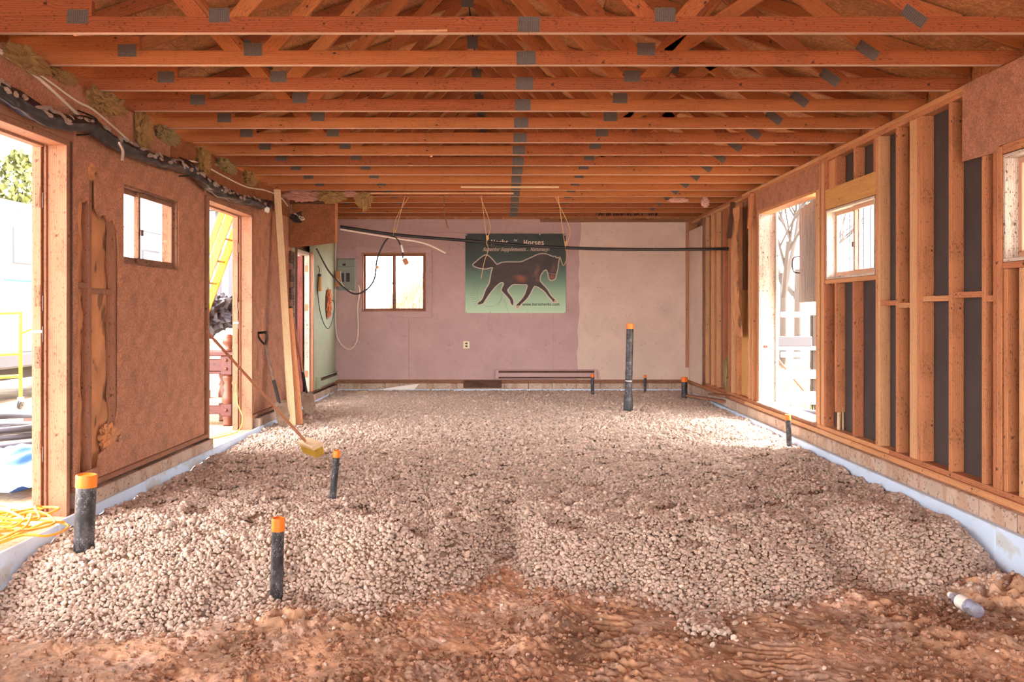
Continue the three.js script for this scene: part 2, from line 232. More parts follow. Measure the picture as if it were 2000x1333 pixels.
{
  const g = group('floor');
  const soil = mesh('churned_soil', field(dirtY, -2.78, 2.98, 3.3, 5.7, 0.0095), M.dirt, g), p = soil.geometry.attributes.position, col = [];   // dry compacted tracks are paler than the damp loose crumbs
  for (let i = 0; i < p.count; i++) { const x = p.getX(i), d = -p.getZ(i), dry = sstep(0.15, -0.45, n2b(x * 1.3 + 4, d * 1.3)) * 0.5 + 0.5 * sstep(-0.1, 0.7, n2(x * 0.8 + 9, d * 1.4)), path = Math.exp(-Math.pow((x + 0.15 - (d - 4.7) * 0.6) / 0.4, 2)), t = 0.6 + 0.3 * dry + 0.26 * path + 0.14 * n2(x * 14, d * 14) + 0.12 * n2b(x * 45, d * 45); col.push(t, t * 0.98, t * 0.95); }
  soil.geometry.setAttribute('color', new THREE.Float32BufferAttribute(col, 3));
  mesh('soil', field((x, d) => DIRT - 0.005 + 0.01 * n2(x, d), -2.78, 2.98, -14, 3.31, 0.2), M.clod, g);
  structure(g, 'reddish brown bare soil with loader track marks in front of the gravel', 'soil');
}
const PIPES = [   // x, depth, radius, height of the top, lean in x
  { x: -2.50, d: 5.05, r: 0.056, top: 0.352, lean: 0.02, label: 'thick dusty black standpipe with orange cap, nearest the left foam edge' },
  { x: -1.27, d: 4.72, r: 0.034, top: 0.176, lean: 0.012, label: 'black standpipe with orange cap at the front foot of the gravel' },
  { x: -1.28, d: 6.27, r: 0.0245, top: 0.298, lean: 0.04, label: 'thin white-dusted black standpipe beside the broom head' },
  { x: 1.63, d: 11.4, r: 0.047, top: 1.155, lean: 0.03, label: 'tallest black standpipe with orange cap and a coupling at its foot', tall: true },
  { x: 1.365, d: 13.45, r: 0.025, top: 0.327, lean: 0, label: 'thin black standpipe in front of the right end of the wall heater' },
  { x: 2.26, d: 13.85, r: 0.022, top: 0.282, lean: 0, label: 'smallest thin standpipe between the tall pipe and the back right corner' },
  { x: 2.73, d: 13.05, r: 0.046, top: 0.31, lean: 0, label: 'short thick black standpipe at the back right corner' },
  { x: 2.90, d: 8.72, r: 0.027, top: 0.264, lean: -0.02, label: 'thin black standpipe beside the right foam edge below the barn doorway' },
];
{
  const g = group('gravel_bed'), r = rng(77);
  mesh('packed_gravel', field((x, d) => gravelY(x, d) - 0.008, -2.78, 2.985, 4.1, 14.08, 0.035), M.gravelbase, g);
  const variants = [];
  for (let k = 0; k < 4; k++) { const q = new THREE.IcosahedronGeometry(1, 1), p = q.attributes.position, v = new THREE.Vector3(); for (let i = 0; i < p.count; i++) { v.fromBufferAttribute(p, i).normalize(); const a = 1 + 0.2 * n3(v.x * 1.1 + k * 9, v.y * 1.1, v.z * 1.1) + 0.07 * n3(v.x * 2.6, v.y * 2.6 + k * 5, v.z * 2.6); v.multiplyScalar(a); p.setXYZ(i, v.x * 1.12, v.y * (0.62 + 0.08 * k), v.z * 0.88); } variants.push(toCreasedNormals(q, 0.9)); }
  const list = [[], [], [], []], col = [[], [], [], []], e = new THREE.Euler(), m4 = new THREE.Matrix4(), c = new THREE.Color();
  const add = (x, d, y, s) => {
    for (const p of PIPES) if (Math.hypot(x - p.x, d - p.d) < p.r + 0.004) return;
    const k = Math.floor(r() * 4), tone = 0.72 + 0.5 * r() * r() + (r() < 0.03 ? 0.35 : 0), warm = r();
    e.set((r() - 0.5) * 1.6, r() * 6.283, (r() - 0.5) * 1.6); m4.makeRotationFromEuler(e).scale(new THREE.Vector3(s, s, s)).setPosition(x, y, -d); list[k].push(...m4.elements);
    c.setRGB(0.64 * tone, (0.5 - 0.03 * warm) * tone, (0.415 - 0.045 * warm) * tone); col[k].push(c.r, c.g, c.b);
  };
  for (let d = 4.12; d < 14.06;) {
    const cell = d < 6.5 ? 0.0185 : d < 9 ? 0.0215 : 0.025;
    for (let x = -2.765; x < 2.97; x += cell) {
      const px = x + (r() - 0.5) * cell * 1.3, pd = d + (r() - 0.5) * cell * 1.3, zt = table(toe, px) + 0.05 * n2(px * 3.1, 5), over = pd - zt;
      if (px < -2.765 || px > 2.97) continue;
      if (over < 0.02 && r() > 0.55 * Math.exp(over * 16)) continue;
      const big = r() < 0.07 ? 1.5 : 1, s = cell * (0.44 + 0.4 * r()) * big * (0.95 + 0.1 * n2(px * 2, pd * 2)), y = over < 0.1 ? Math.max(gravelY(px, pd), dirtY(px, pd)) : gravelY(px, pd);
      add(px, pd, y + s * (r() * 1.0 - 0.4), s);
    }
    d += cell * 0.92;
  }
  for (let i = 0; i < 420; i++) { const a = r() * 6.283, q = Math.sqrt(-2 * Math.log(r() + 1e-6)) * 0.5, x = 1.02 + 0.1 * q * Math.cos(a), d = 4.42 + 0.2 * q * Math.sin(a), s = 0.009 + 0.009 * r(); add(x, d, dirtY(x, d) + s * (0.4 + r()), s); }   // a tongue of stones spilled on the soil
  for (let i = 0; i < 260; i++) { const x = -2.6 + 5.4 * r(), d = 3.7 + 1.0 * r(), s = 0.005 + 0.011 * r() * r(); add(x, d, dirtY(x, d) + s * 0.35, s); }
  variants.forEach((q, k) => { const im = new THREE.InstancedMesh(q, M.stone, list[k].length / 16); im.name = 'pebbles'; im.instanceMatrix.array.set(list[k]); im.instanceColor = new THREE.InstancedBufferAttribute(new Float32Array(col[k]), 3); g.add(im); });
  g.userData = { label: 'bed of rounded grey brown drain gravel spread over the floor', category: 'gravel', kind: 'stuff' }; for (const ch of g.children) ch.userData.kind = 'stuff'; scene.add(lit(g));
}
{
  const r = rng(99), q = new THREE.IcosahedronGeometry(1, 1), p = q.attributes.position, v = new THREE.Vector3();
  for (let i = 0; i < p.count; i++) { v.fromBufferAttribute(p, i).normalize().multiplyScalar(1 + 0.4 * n3(v.x * 2.2, v.y * 2.2, v.z * 2.2)); p.setXYZ(i, v.x, v.y * 0.8, v.z); }
  const A = [], C = [], m4 = new THREE.Matrix4(), e = new THREE.Euler(), g = toCreasedNormals(q, 0.6);
  for (let i = 0; i < 42000; i++) {
    const x = -2.7 + 5.6 * r(), d = 3.4 + 1.8 * r(), zt = table(toe, x); if (d > zt - 0.02) continue;
    const rx = 0.28 + (d - 4.6) * 0.28, w = 0.12 + Math.exp(-Math.pow((x - rx) / 0.22, 2)) * 0.8 + Math.exp(-Math.pow((x - 2.1) / 0.35, 2)) * 0.7 + Math.exp(-Math.pow((x + 0.9) / 0.6, 2)) * 0.35 + sstep(0.1, 0.6, n2(x * 1.7, d * 1.7)) * 0.5; if (r() > w) continue;
    const s = 0.002 + 0.014 * Math.pow(r(), 7); e.set(r() * 6, r() * 6, r() * 6); m4.makeRotationFromEuler(e).scale(new THREE.Vector3(s, s, s)).setPosition(x, dirtY(x, d) + s * 0.35, -d); A.push(...m4.elements); const t = 0.75 + 0.4 * r(); C.push(t, t, t);
  }
  const im = new THREE.InstancedMesh(g, M.clod, A.length / 16); im.name = numbered('soil_clods'); im.instanceMatrix.array.set(A); im.instanceColor = new THREE.InstancedBufferAttribute(new Float32Array(C), 3);
  im.userData = { label: 'loose crumbs and clods of reddish brown soil', category: 'soil', kind: 'stuff' }; scene.add(lit(im));
}

// ---------------------------------------------------------------- right wall: open studs, black building paper, block footing
const DOORR = [8.51, 10.46], WIN1 = [7.175, 8.267], WIN2 = [4.05, 5.324], WY0 = EYE + 0.305, WY1 = EYE + 0.975;
const yBP = EYE - 1.119, yTP = YC - 0.076;
{
  const g = group('wall_right');
  const holes = [hole(DOORR[0], DOORR[1], -0.4, EYE + 1.225), hole(WIN1[0], WIN1[1], WY0, WY1), hole(WIN2[0], WIN2[1], WY0, WY1)];
  layer('building_paper', g, M.paper, 3.184, 3.19, 0.1, YC, -3.2, 11.86, holes);
  layer('outer_sheathing', g, M.barn, 3.1905, 3.225, 0.0, YC, -3.2, 14.5, holes);
  for (const [a, b] of [[-3.2, 3.6], [3.6, 8.43], [8.43, 11.2], [11.2, 14.2]]) { B('top_plate', g, pick(M.stud), XR, 3.184, YC - 0.038, YC - 0.0005, a, b - 0.002); B('top_plate', g, pick(M.stud), XR, 3.184, yTP, YC - 0.0385, a, b - 0.002); }
  for (const [a, b] of [[-3.2, 3.4], [3.4, 6.9], [6.9, 8.5], [8.5, 10.46], [10.46, 14.2]]) { B('bottom_plate', g, a === 8.5 ? M.jamb : pick(M.stud), XR, 3.184, yBP - 0.038, yBP, a, b - 0.002); }
  for (const [a, b] of [[-3.2, 4.1], [4.1, 7.6], [7.6, 11.0], [11.0, 14.2]]) B('mud_sill', g, pick(M.stud), XR - 0.025, 3.2, yBP - 0.086, yBP - 0.0385, a, b - 0.002, 0.006);
  const stud = (d0, y0 = yBP, y1 = yTP, x0 = XR, w = 0.04, m) => B('stud', g, m ?? pick(M.stud), x0 + 0.003 * (R() - 0.5), 3.183, y0 + 0.0004, y1 - 0.0004, d0, d0 + w);
  // near window with its king stud and trimmer
  for (const d of [-3.1, -2.5, -1.9, -1.3, -0.7, 0.1, 0.7, 1.3, 1.9, 2.5, 3.1, 3.7]) stud(d);
  stud(4.0, yBP, yTP, XR, 0.045);
  stud(5.327, yBP, EYE + 1.03, XR, 0.055, M.stud[1]); stud(5.386); stud(5.513);
  B('window_sill_plate', g, M.stud[3], XR, 3.184, WY0 - 0.042, WY0 - 0.002, 4.05, 5.324);
  B('window_header', g, M.stud[1], XR, 3.184, EYE + 0.98, EYE + 1.17, 4.05, 5.324);
  stud(5.11, yBP, WY0 - 0.043); stud(4.55, yBP, WY0 - 0.043); stud(5.27, yBP, WY0 - 0.043);
  stud(5.927);
  for (let k = 0; k < 5; k++) stud(6.342 + k * 0.0402, yBP, yTP, XR - 0.004 * R(), 0.0395);
  stud(6.735); stud(7.063); stud(7.106);
  stud(7.587, yBP, WY0 - 0.043); stud(8.0, yBP + 0.17, WY0 - 0.043); stud(8.27); stud(8.31); stud(8.35); stud(8.43, yBP, yTP, XR, 0.06);
  B('split_stud_end', g, M.fresh, XR + 0.02, XR + 0.05, yBP + 0.001, yBP + 0.24, 8.004, 8.03, 0.008).rotation.z = -0.03;
  B('split_stud_end', g, M.fresh, XR + 0.06, XR + 0.075, yBP + 0.001, yBP + 0.22, 8.0, 8.02, 0.005).rotation.z = 0.02;
  B('window_sill_plate', g, M.stud[0], XR, 3.184, WY0 - 0.042, WY0 - 0.002, 7.147, 8.268);
  B('window_header', g, M.ply, XR, 3.184, EYE + 0.98, EYE + 1.173, 7.147, 8.268);
  stud(7.56, EYE + 1.174); stud(7.985, EYE + 1.174); stud(7.147, EYE + 1.174);
  B('kraft_facing', g, M.kraft, XR + 0.03, XR + 0.05, EYE + 1.175, yTP, 8.03, 8.265, 0.01);
  for (const [a, b, y] of [[5.553, 5.926, 0.335], [5.427, 5.512, 0.305], [5.969, 6.34, 0.315], [6.545, 6.733, 0.27], [6.777, 7.06, 0.29]]) B('noggin', g, pick(M.stud), XR + 0.002, 3.183, EYE + y - 0.245, EYE + y - 0.205, a, b);
  sheetYZ('strand_board', g, M.fibreR, XR - 0.012, XR - 0.0005, [[2.5, EYE + 1.035], [5.35, EYE + 1.035], [5.36, EYE + 1.0], [5.77, EYE + 1.01], [5.762, YC - 0.012], [5.6, YC - 0.003], [5.3, YC - 0.012], [2.5, YC - 0.004]]);
  // over and beside the barn doorway
  sheetYZ('strand_board', g, M.fibreR, XR - 0.012, XR - 0.0005, [[8.44, EYE + 1.205], [10.5, EYE + 1.235], [10.55, YC - 0.07], [8.44, YC - 0.07]]);
  B('door_header', g, M.stud[0], XR, 3.184, EYE + 1.225, EYE + 1.4, DOORR[0] - 0.02, DOORR[1] + 0.02);
  for (const d of [10.47, 10.515, 10.7]) stud(d); stud(10.86, yBP, yTP, XR, 0.04, M.stud[2]); stud(11.42, yBP, yTP, XR, 0.04); stud(11.62, yBP, yTP, XR - 0.01, 0.075); stud(11.76, yBP, yTP, XR - 0.01, 0.09, M.stud[3]);
  B('plywood_panel', g, M.ply, 3.15, 3.165, yBP, EYE + 0.28, 11.0, 11.41); B('weathered_board', g, M.oldwood, 3.15, 3.175, yBP, yTP, 10.56, 10.69); B('weathered_board', g, M.stud[1], 3.15, 3.175, yBP, yTP, 10.742, 10.855); B('weathered_board', g, M.oldwood, 3.165, 3.178, yBP, yTP, 10.92, 11.6);
  for (const [d, y0] of [[12.15, yBP], [12.5, yBP], [12.85, yBP], [13.2, yBP]]) stud(d, y0);
  B('weathered_board', g, M.oldwood, 3.15, 3.175, yBP, yTP, 11.86, 12.14); B('weathered_board', g, M.oldwood, 3.15, 3.175, yBP, yTP, 12.2, 12.49); B('weathered_board', g, M.stud[1], 3.14, 3.165, yBP, yTP, 12.55, 12.84); B('weathered_board', g, M.oldwood, 3.15, 3.175, yBP, yTP, 12.9, 13.19);
  B('plasterboard', g, M.cream, 3.045, 3.058, EYE - 1.15, EYE + 1.33, 13.28, DEND - 0.001); B('corner_post', g, M.oldwood, 3.06, 3.18, yBP, yTP, 13.27, 13.4);
  // block footing
  for (let k = 0; k < 28; k++) { const a = 3.02 + k * 0.41, j = 0.004 * (R() - 0.5); B('concrete_block', g, M.block, 3.03 + j, 3.225, -0.085, yBP - 0.0865, a, a + 0.401, 0.006); }
  B('footing', g, M.mortar, 3.036, 3.225, -0.5, -0.086, -3.2, 14.5, 0); B('mortar_bed', g, M.mortar, 3.04, 3.2, -0.08, yBP - 0.09, 3.0, 14.4, 0);
  B('footing', g, M.block, 3.03, 3.225, -0.086, yBP - 0.0865, -3.2, 3.0, 0);
  structure(g, 'open stud wall with black building paper between the studs', 'wall');
}

// ---------------------------------------------------------------- left wall
const DOORL1 = [4.1, 5.56], DOORL2 = [8.235, 9.62], WINL = [6.43, 7.52], DOORL3 = [11.72, 12.5];
{
  const g = group('wall_left');
  const holes = [hole(DOORL1[0], DOORL1[1], -0.5, EYE + 1.12), hole(WINL[0], WINL[1], EYE + 0.35, EYE + 0.97), hole(DOORL2[0], DOORL2[1], -0.5, EYE + 1.11), hole(DOORL3[0], DOORL3[1], 0.1, EYE + 0.86)];
  layer('outer_sheathing', g, M.oldwood, -3.03, -2.985, -0.06, YC, -3.2, 14.5, holes);
  layer('inner_sheathing', g, M.fibre, -2.892, XL, 0.145, YC - 0.001, -3.2, 4.0, []);
  const torn = [[5.75, EYE - 1.1], [5.745, EYE + 0.72], [5.79, EYE + 0.77], [5.83, EYE + 0.74], [5.87, EYE + 0.77], [5.895, EYE + 0.74], [5.9, EYE + 0.98], [5.94, EYE + 1.0], [5.985, EYE + 0.95], [5.995, EYE + 0.72], [6.06, EYE + 0.67], [6.12, EYE + 0.69], [6.2, EYE + 0.645], [6.26, EYE + 0.67], [6.33, EYE + 0.6], [6.352, EYE + 0.4], [6.345, EYE - 0.72], [6.3, EYE - 0.84], [6.22, EYE - 0.86], [6.16, EYE - 0.98], [6.05, EYE - 1.02], [6.03, EYE - 1.1]];
  sheetYZ('inner_sheathing', g, M.fibre, -2.892, XL, rect(5.68, 8.155, 0.145, YC - 0.001), [torn, rect(WINL[0] + 0.006, WINL[1] - 0.006, EYE + 0.357, EYE + 0.963)]);
  B('inner_sheathing', g, M.fibre, -2.892, XL, EYE + 1.12, YC - 0.001, 4.0, 5.679, 0); B('inner_sheathing', g, M.fibre, -2.892, XL, EYE + 1.11, YC - 0.001, 8.156, 9.7, 0);
  for (let k = 0; k < 5; k++) B('grooved_panel', g, M.fibre, -2.893, XL + 0.003 * (k % 2), 0.145, YC - 0.001, 9.72 + k * 0.355, 9.72 + k * 0.355 + 0.353, 0.006);
  for (const [a, b] of [[3.2, 5.6], [5.6, 7.3], [7.3, 9.5], [9.5, 11.3]]) B('upper_board', g, pick([M.soffit, M.fibre]), XL + 0.0005, XL + 0.012, EYE + 1.24, YC - 0.004, a, b - 0.004);
  const stud = (d0, d1, y0, y1, m) => B('stud', g, m ?? pick(M.stud), -2.984, -2.893, y0, y1, d0, d1);
  stud(5.7, 5.745, 0.145, YC - 0.08, M.jamb); stud(5.925, 5.965, 0.145, YC - 0.08, M.jamb); stud(6.295, 6.335, 0.145, YC - 0.08, M.jamb); stud(6.38, 6.42, 0.145, YC - 0.08); stud(7.53, 7.57, 0.145, YC - 0.08); stud(8.12, 8.16, 0.145, YC - 0.08); stud(9.7, 9.74, 0.145, YC - 0.08); stud(11.5, 11.55, 0.1, YC - 0.08);
  B('noggin', g, M.jamb, -2.984, -2.9, EYE + 0.157, EYE + 0.197, 5.746, 5.924); B('noggin', g, M.jamb, -2.984, -2.9, EYE + 0.12, EYE + 0.16, 5.966, 6.294);
  for (const [a, b] of [[5.746, 5.924], [5.966, 6.294]]) { const q = new THREE.PlaneGeometry(b - a, 2.5, 10, 60), p = q.attributes.position, uv = q.attributes.uv; for (let i = 0; i < p.count; i++) { const x = p.getX(i), y = p.getY(i); p.setZ(i, 0.018 * Math.cos(x / (b - a) * 3.1) + 0.012 * n2(x * 6 + a * 5, y * 3) + 0.006 * n2(x * 20, y * 9)); uv.setXY(i, x + a, y); } q.computeVertexNormals(); q.rotateY(Math.PI / 2); q.translate(-2.945, 1.4, -(a + b) / 2); mesh('kraft_facing', q, M.kraft, g); }
  B('sill_plate', g, M.oldwood, -2.985, XL + 0.03, 0.106, 0.1445, -3.2, 4.0, 0.006); B('sill_plate', g, M.jamb, -2.985, XL + 0.03, 0.106, 0.1445, 5.68, 8.2, 0.006); B('sill_plate', g, M.jamb, -2.985, XL + 0.03, 0.106, 0.1445, 9.64, 11.7, 0.006); B('sill_plate', g, M.oldwood, -2.985, XL + 0.03, 0.106, 0.1445, 12.52, 14.2, 0.006);
  B('top_plate', g, M.stud[1], -2.984, -2.893, YC - 0.08, YC - 0.001, -3.2, 14.2);
  // green-painted plasterboard at the far end
  B('green_plasterboard', g, M.sage, -2.89, -2.832, 0.146, YC - 0.005, 12.56, DEND - 0.001, 0.004); B('door_trim', g, M.tan, -2.9, -2.825, 0.146, EYE + 0.86, 12.5, 12.558);
  // brick panel beside the far doorway
  for (let r = 0; r < 24; r++) for (let k = 0; k < 2; k++) { const y = 0.16 + r * 0.082, a = 11.33 + k * 0.1 + (r % 2) * 0.0; B('brick', g, (r + k) % 3 ? M.dark : M.oldwood, -2.88, -2.85, y, y + 0.074, a, a + 0.095, 0.004); }
  B('door_trim', g, M.reddoor, -2.95, -2.86, 0.1, EYE + 0.86, 11.66, 11.72); B('door_trim', g, M.sage, -2.95, -2.875, 0.1, EYE + 0.86, 11.56, 11.655);
  // block footing, missing below the two near doorways
  const blocks = (d0, n, len = 0.405) => { for (let k = 0; k < n; k++) { const a = d0 + k * len; for (const y of [-0.09, -0.285]) B('concrete_block', g, M.block, -2.985, -2.8 + 0.004 * (R() - 0.5), y, y + 0.19, a, a + len - 0.007, 0.006); } };
  blocks(5.75, 6); blocks(9.72, 11); B('footing', g, M.mortar, -3.05, -2.806, -0.5, -0.09, -3.2, 14.5, 0); B('footing', g, M.mortar, -3.05, -2.806, -0.09, 0.105, -3.2, 4.0, 0);
  B('mortar_bed', g, M.mortar, -2.98, -2.812, -0.09, 0.1, 5.76, 8.17, 0); B('mortar_bed', g, M.mortar, -2.98, -2.812, -0.09, 0.1, 9.73, 14.15, 0);
  structure(g, 'left wall of tan fibreboard with torn sheathing and doorways', 'wall');
}

// ---------------------------------------------------------------- end wall
const wx = (px) => (px - 988) * 0.008518, wy = (py) => EYE + (608 - py) * 0.008518;     // survey grid of the end wall, 8.5 mm a unit
{
  const g = group('wall_back'), W = [wx(706), wx(833), wy(610), wy(493)];
  const hw = [[W[0], W[2]], [W[1], W[2]], [W[1], W[3]], [W[0], W[3]]], y0 = wy(742), seamX = wx(1131);
  const edge = []; for (let k = 0; k <= 24; k++) { const y = lerp(y0, YC - 0.002, k / 24); edge.push([seamX + 0.02 * n2(y * 2.2, 1) - 0.05 * (1 - (y - y0) / (YC - y0)) + 0.02, y]); }
  sheetXY('painted_plasterboard', g, M.mauve, DEND, DEND + 0.013, [[-2.83, y0], [wx(798), y0], [wx(798), wy(620)], [wx(698), wy(620)], [wx(698), wy(484)], [-2.83, wy(484)]]);
  sheetXY('painted_plasterboard', g, M.mauve, DEND + 0.0005, DEND + 0.013, [[wx(798.4), y0], [wx(1080), y0], [wx(1080), wy(455)], [wx(843), wy(455)], [wx(843), wy(620)], [wx(798.4), wy(620)]]);
  sheetXY('painted_plasterboard', g, M.mauve, DEND + 0.0005, DEND + 0.013, [[-2.83, wy(483.6)], [wx(842.6), wy(483.6)], [wx(842.6), wy(454.6)], [wx(1080), wy(454.6)], [wx(1080), YC - 0.002], [-2.83, YC - 0.002]]);
  sheetXY('painted_plasterboard', g, M.mauve, DEND, DEND + 0.013, [[wx(1080.4), y0], ...edge, [wx(1080.4), YC - 0.002]]);
  sheetXY('bare_plasterboard', g, M.cream, DEND, DEND + 0.013, [...edge.map(([x, y]) => [x + 0.001, y]), [3.045, YC - 0.002], [3.045, y0]]);
  sheetXY('gable_sheathing', g, M.osb[0], DEND + 0.014, DEND + 0.1, [[-3.1, -0.06], [3.225, -0.06], [3.225, YC + 0.15], [-0.35, YC + 1.34], [-3.1, YC + 0.42]], [hw]);
  B('ceiling_batten', g, M.oldwood, wx(1055), 3.04, YC - 0.05, YC - 0.004, DEND - 0.03, DEND - 0.0005); B('corner_strip', g, M.tan, 2.99, 3.035, wy(718), wy(432), DEND - 0.022, DEND - 0.0005);
  B('sill_plate', g, M.oldwood, -2.83, 3.04, y0 - 0.045, y0 - 0.001, DEND - 0.02, DEND + 0.09); 
  for (let k = 0; k < 15; k++) { const a = -2.79 + k * 0.396; for (const y of [-0.1, -0.3]) B('concrete_block', g, M.block, a, Math.min(a + 0.389, 3.03), y, y + 0.192 + (y > -0.2 ? 0.03 : 0), DEND - 0.06, DEND + 0.09, 0.006); }
  B('mortar_bed', g, M.mortar, -2.8, 3.03, -0.4, 0.11, DEND - 0.05, DEND + 0.08, 0);
  structure(g, 'end wall of mauve painted and bare cream plasterboard', 'wall');
  one('patch_board', boxGeo(0.63, 0.125, 0.03).translate((wx(905) + wx(980)) / 2, wy(750), -(DEND - 0.08)), M.dark, 'short dark brown board at the foot of the mauve wall', 'board');
}

{ // front wall behind the camera, with an unseen opening sized to set the fill light
  const g = group('wall_front');
  sheetXY('front_sheathing', g, M.osb[1], -3.3, -3.2, [[-3.1, -0.5], [-2.6, -0.5], [-2.6, 2.2], [2.7, 2.2], [2.7, -0.5], [3.225, -0.5], [3.225, YC + 0.15], [-0.35, YC + 1.34], [-3.1, YC + 0.42]]);
  structure(g, 'front wall behind the camera with a wide opening sized for fill light', 'wall');
}

// ---------------------------------------------------------------- roof boards
const RX = -0.35, RY = YC + 1.385, SL = 1 / 3;
{
  const g = group('ceiling'), ang = Math.atan(SL);
  for (const s of [-1, 1]) {
    for (let row = 0; row < 4; row++) for (let k = 0; k < 8; k++) {
      const u0 = 0.01 + row * 1.222, L = Math.min(1.218, (s < 0 ? 4.2 : 4.2) - u0); if (L < 0.2) continue;
      const off = (row % 2) * 1.2, d0 = -4.4 + k * 2.443 + off, d1 = Math.min(d0 + 2.438, 14.56), a = Math.max(d0, -3.3); if (d1 - a < 0.2) continue;
      const o = mesh('strand_board_sheet', boxGeo(L, 0.012, d1 - a, 0), M.osb[(row * 2 + k + (s > 0 ? 1 : 0)) % 3], g); o.rotation.z = -s * ang; const u = u0 + L / 2; o.position.set(RX + s * u * Math.cos(ang), RY - u * Math.sin(ang) + 0.007, -(a + d1) / 2);
    }
    const f = mesh('roof_felt', boxGeo(4.35, 0.02, 17.9, 0), M.felt, g); f.rotation.z = -s * ang; f.position.set(RX + s * 2.17 * Math.cos(ang), RY - 2.17 * Math.sin(ang) + 0.045, -5.63);
  }
  B('eave_board', g, M.osb[1], -3.11, -3.1, YC, YC + 0.45, -3.2, 14.3, 0); B('eave_board', g, M.osb[1], 3.226, 3.236, YC, YC + 0.2, -3.2, 14.3, 0);
  structure(g, 'underside of the roof in rows of strand board sheets', 'roof');
}
// ---------------------------------------------------------------- roof trusses
const ORD = ['nearest', 'second', 'third', 'fourth', 'fifth', 'sixth', 'seventh', 'eighth', 'ninth', 'tenth', 'eleventh', 'twelfth', 'thirteenth', 'fourteenth', 'fifteenth', 'farthest'];
const plateGeo = new Map();
function truss(n) {
  const d = 4.68 + 0.61 * n, g = group('roof_truss'), y = (h) => YC + h, S = new THREE.Vector3(0, 0, 1), mid = d + 0.019;
  const plate = (x, h, w, hh, turn = 0) => { const k = w + ',' + hh; if (!plateGeo.has(k)) plateGeo.set(k, new THREE.BoxGeometry(w, hh, 0.002)); const o = mesh('connector_plate', plateGeo.get(k), M.plate, g); o.position.set(x + 0.006 * (R() - 0.5), y(h) + 0.006 * (R() - 0.5), -(d - 0.0012)); o.rotation.z = turn + (R() - 0.5) * 0.06; };
  B('bottom_chord', g, pick(M.truss), -3.08, 0.126, y(0.0005), y(0.089), d, d + 0.038); B('bottom_chord', g, pick(M.truss), 0.128, 3.2, y(0.0005), y(0.089), d, d + 0.038);
  for (const [a, b] of [[-2.84, 0.126], [0.128, 3.08]]) B('bounce_strip', g, M.bouncePale, a, b, y(-0.0012), y(0.0003), d + 0.001, d + 0.037, 0);  // pale strip paints the light bounced onto the chord underside
  B('cantilever_block', g, pick(M.truss), -3.08, -2.27, y(0.0895), y(0.178), d, d + 0.038);
  const P = (x, h) => new THREE.Vector3(x, y(h), -mid), tc = (x) => 1.325 - Math.abs(x - RX) / 3;
  const c0 = board('top_chord', g, pick(M.truss), P(-3.07, tc(-3.07)), P(RX, tc(RX)), 0.089, 0.0378, S), c1 = board('top_chord', g, pick(M.truss), P(RX, tc(RX)), P(3.215, tc(3.215)), 0.089, 0.0374, S);
  const web = (x0, h0, x1, h1) => board('web', g, pick(M.truss), P(x0, h0), P(x1, h1), 0.089, 0.0364, S);
  web(-1.5, 0.06, -0.43, 1.26); web(0.8, 0.06, -0.27, 1.26); web(-1.66, 0.05, -2.19, 0.68); web(0.95, 0.05, 1.49, 0.68); web(1.5, 0.68, 2.33, 0.06);
  if (n % 3 === 1) web(1.0, 0.06, 1.85, 0.95 - 0.33);
  plate(-2.35, 0.088, 0.115, 0.078); plate(-1.57, 0.095, 0.113, 0.078); plate(0.127, 0.044, 0.12, 0.084); plate(0.872, 0.095, 0.113, 0.078); plate(2.24, 0.09, 0.142, 0.07, -0.62);
  plate(RX, 1.29, 0.112, 0.13); plate(1.49, 0.68, 0.16, 0.085, -0.32); plate(-2.19, 0.68, 0.14, 0.085, 0.32);
  if (n === 0) { const s = B('splinter', g, M.stud[2], -0.61, -0.32, y(0.001), y(0.014), d - 0.004, d + 0.0005, 0.002); s.rotation.z = 0.02; }
  if (n === 15) { // upside-down grade stamp on the last truss
    const c = document.createElement('canvas'); c.width = 512; c.height = 40; const x = c.getContext('2d'); x.strokeStyle = '#1d1513'; x.lineWidth = 6; const r = rng(3);
    for (let k = 0; k < 26; k++) { if (k === 15 || k === 20 || k === 21) continue; const X = 8 + k * 19.2; x.beginPath(); x.moveTo(X, 6 + 4 * r()); x.lineTo(X + 12 * r(), 34); if (k % 3) x.lineTo(X + 12, 8); if (k % 4 === 1) x.arc(X + 6, 20, 8, 0, 5); x.stroke(); }
    const t = new THREE.CanvasTexture(c); t.colorSpace = THREE.SRGBColorSpace; const o = mesh('ink_stamp', new THREE.PlaneGeometry(1.02, 0.055), new THREE.MeshStandardMaterial({ map: t, transparent: true, roughness: 0.9 }), g); o.position.set(1.96, y(0.04), -(d - 0.002));
  }
  place(g, n === 0 || n === 15 ? `${ORD[n]} wooden roof truss with toothed metal connector plates` : `${ORD[n]} wooden roof truss from the front, with toothed metal connector plates`, 'roof truss', 'roof trusses in a row under the roof');
}
for (let n = 0; n < 16; n++) truss(n);

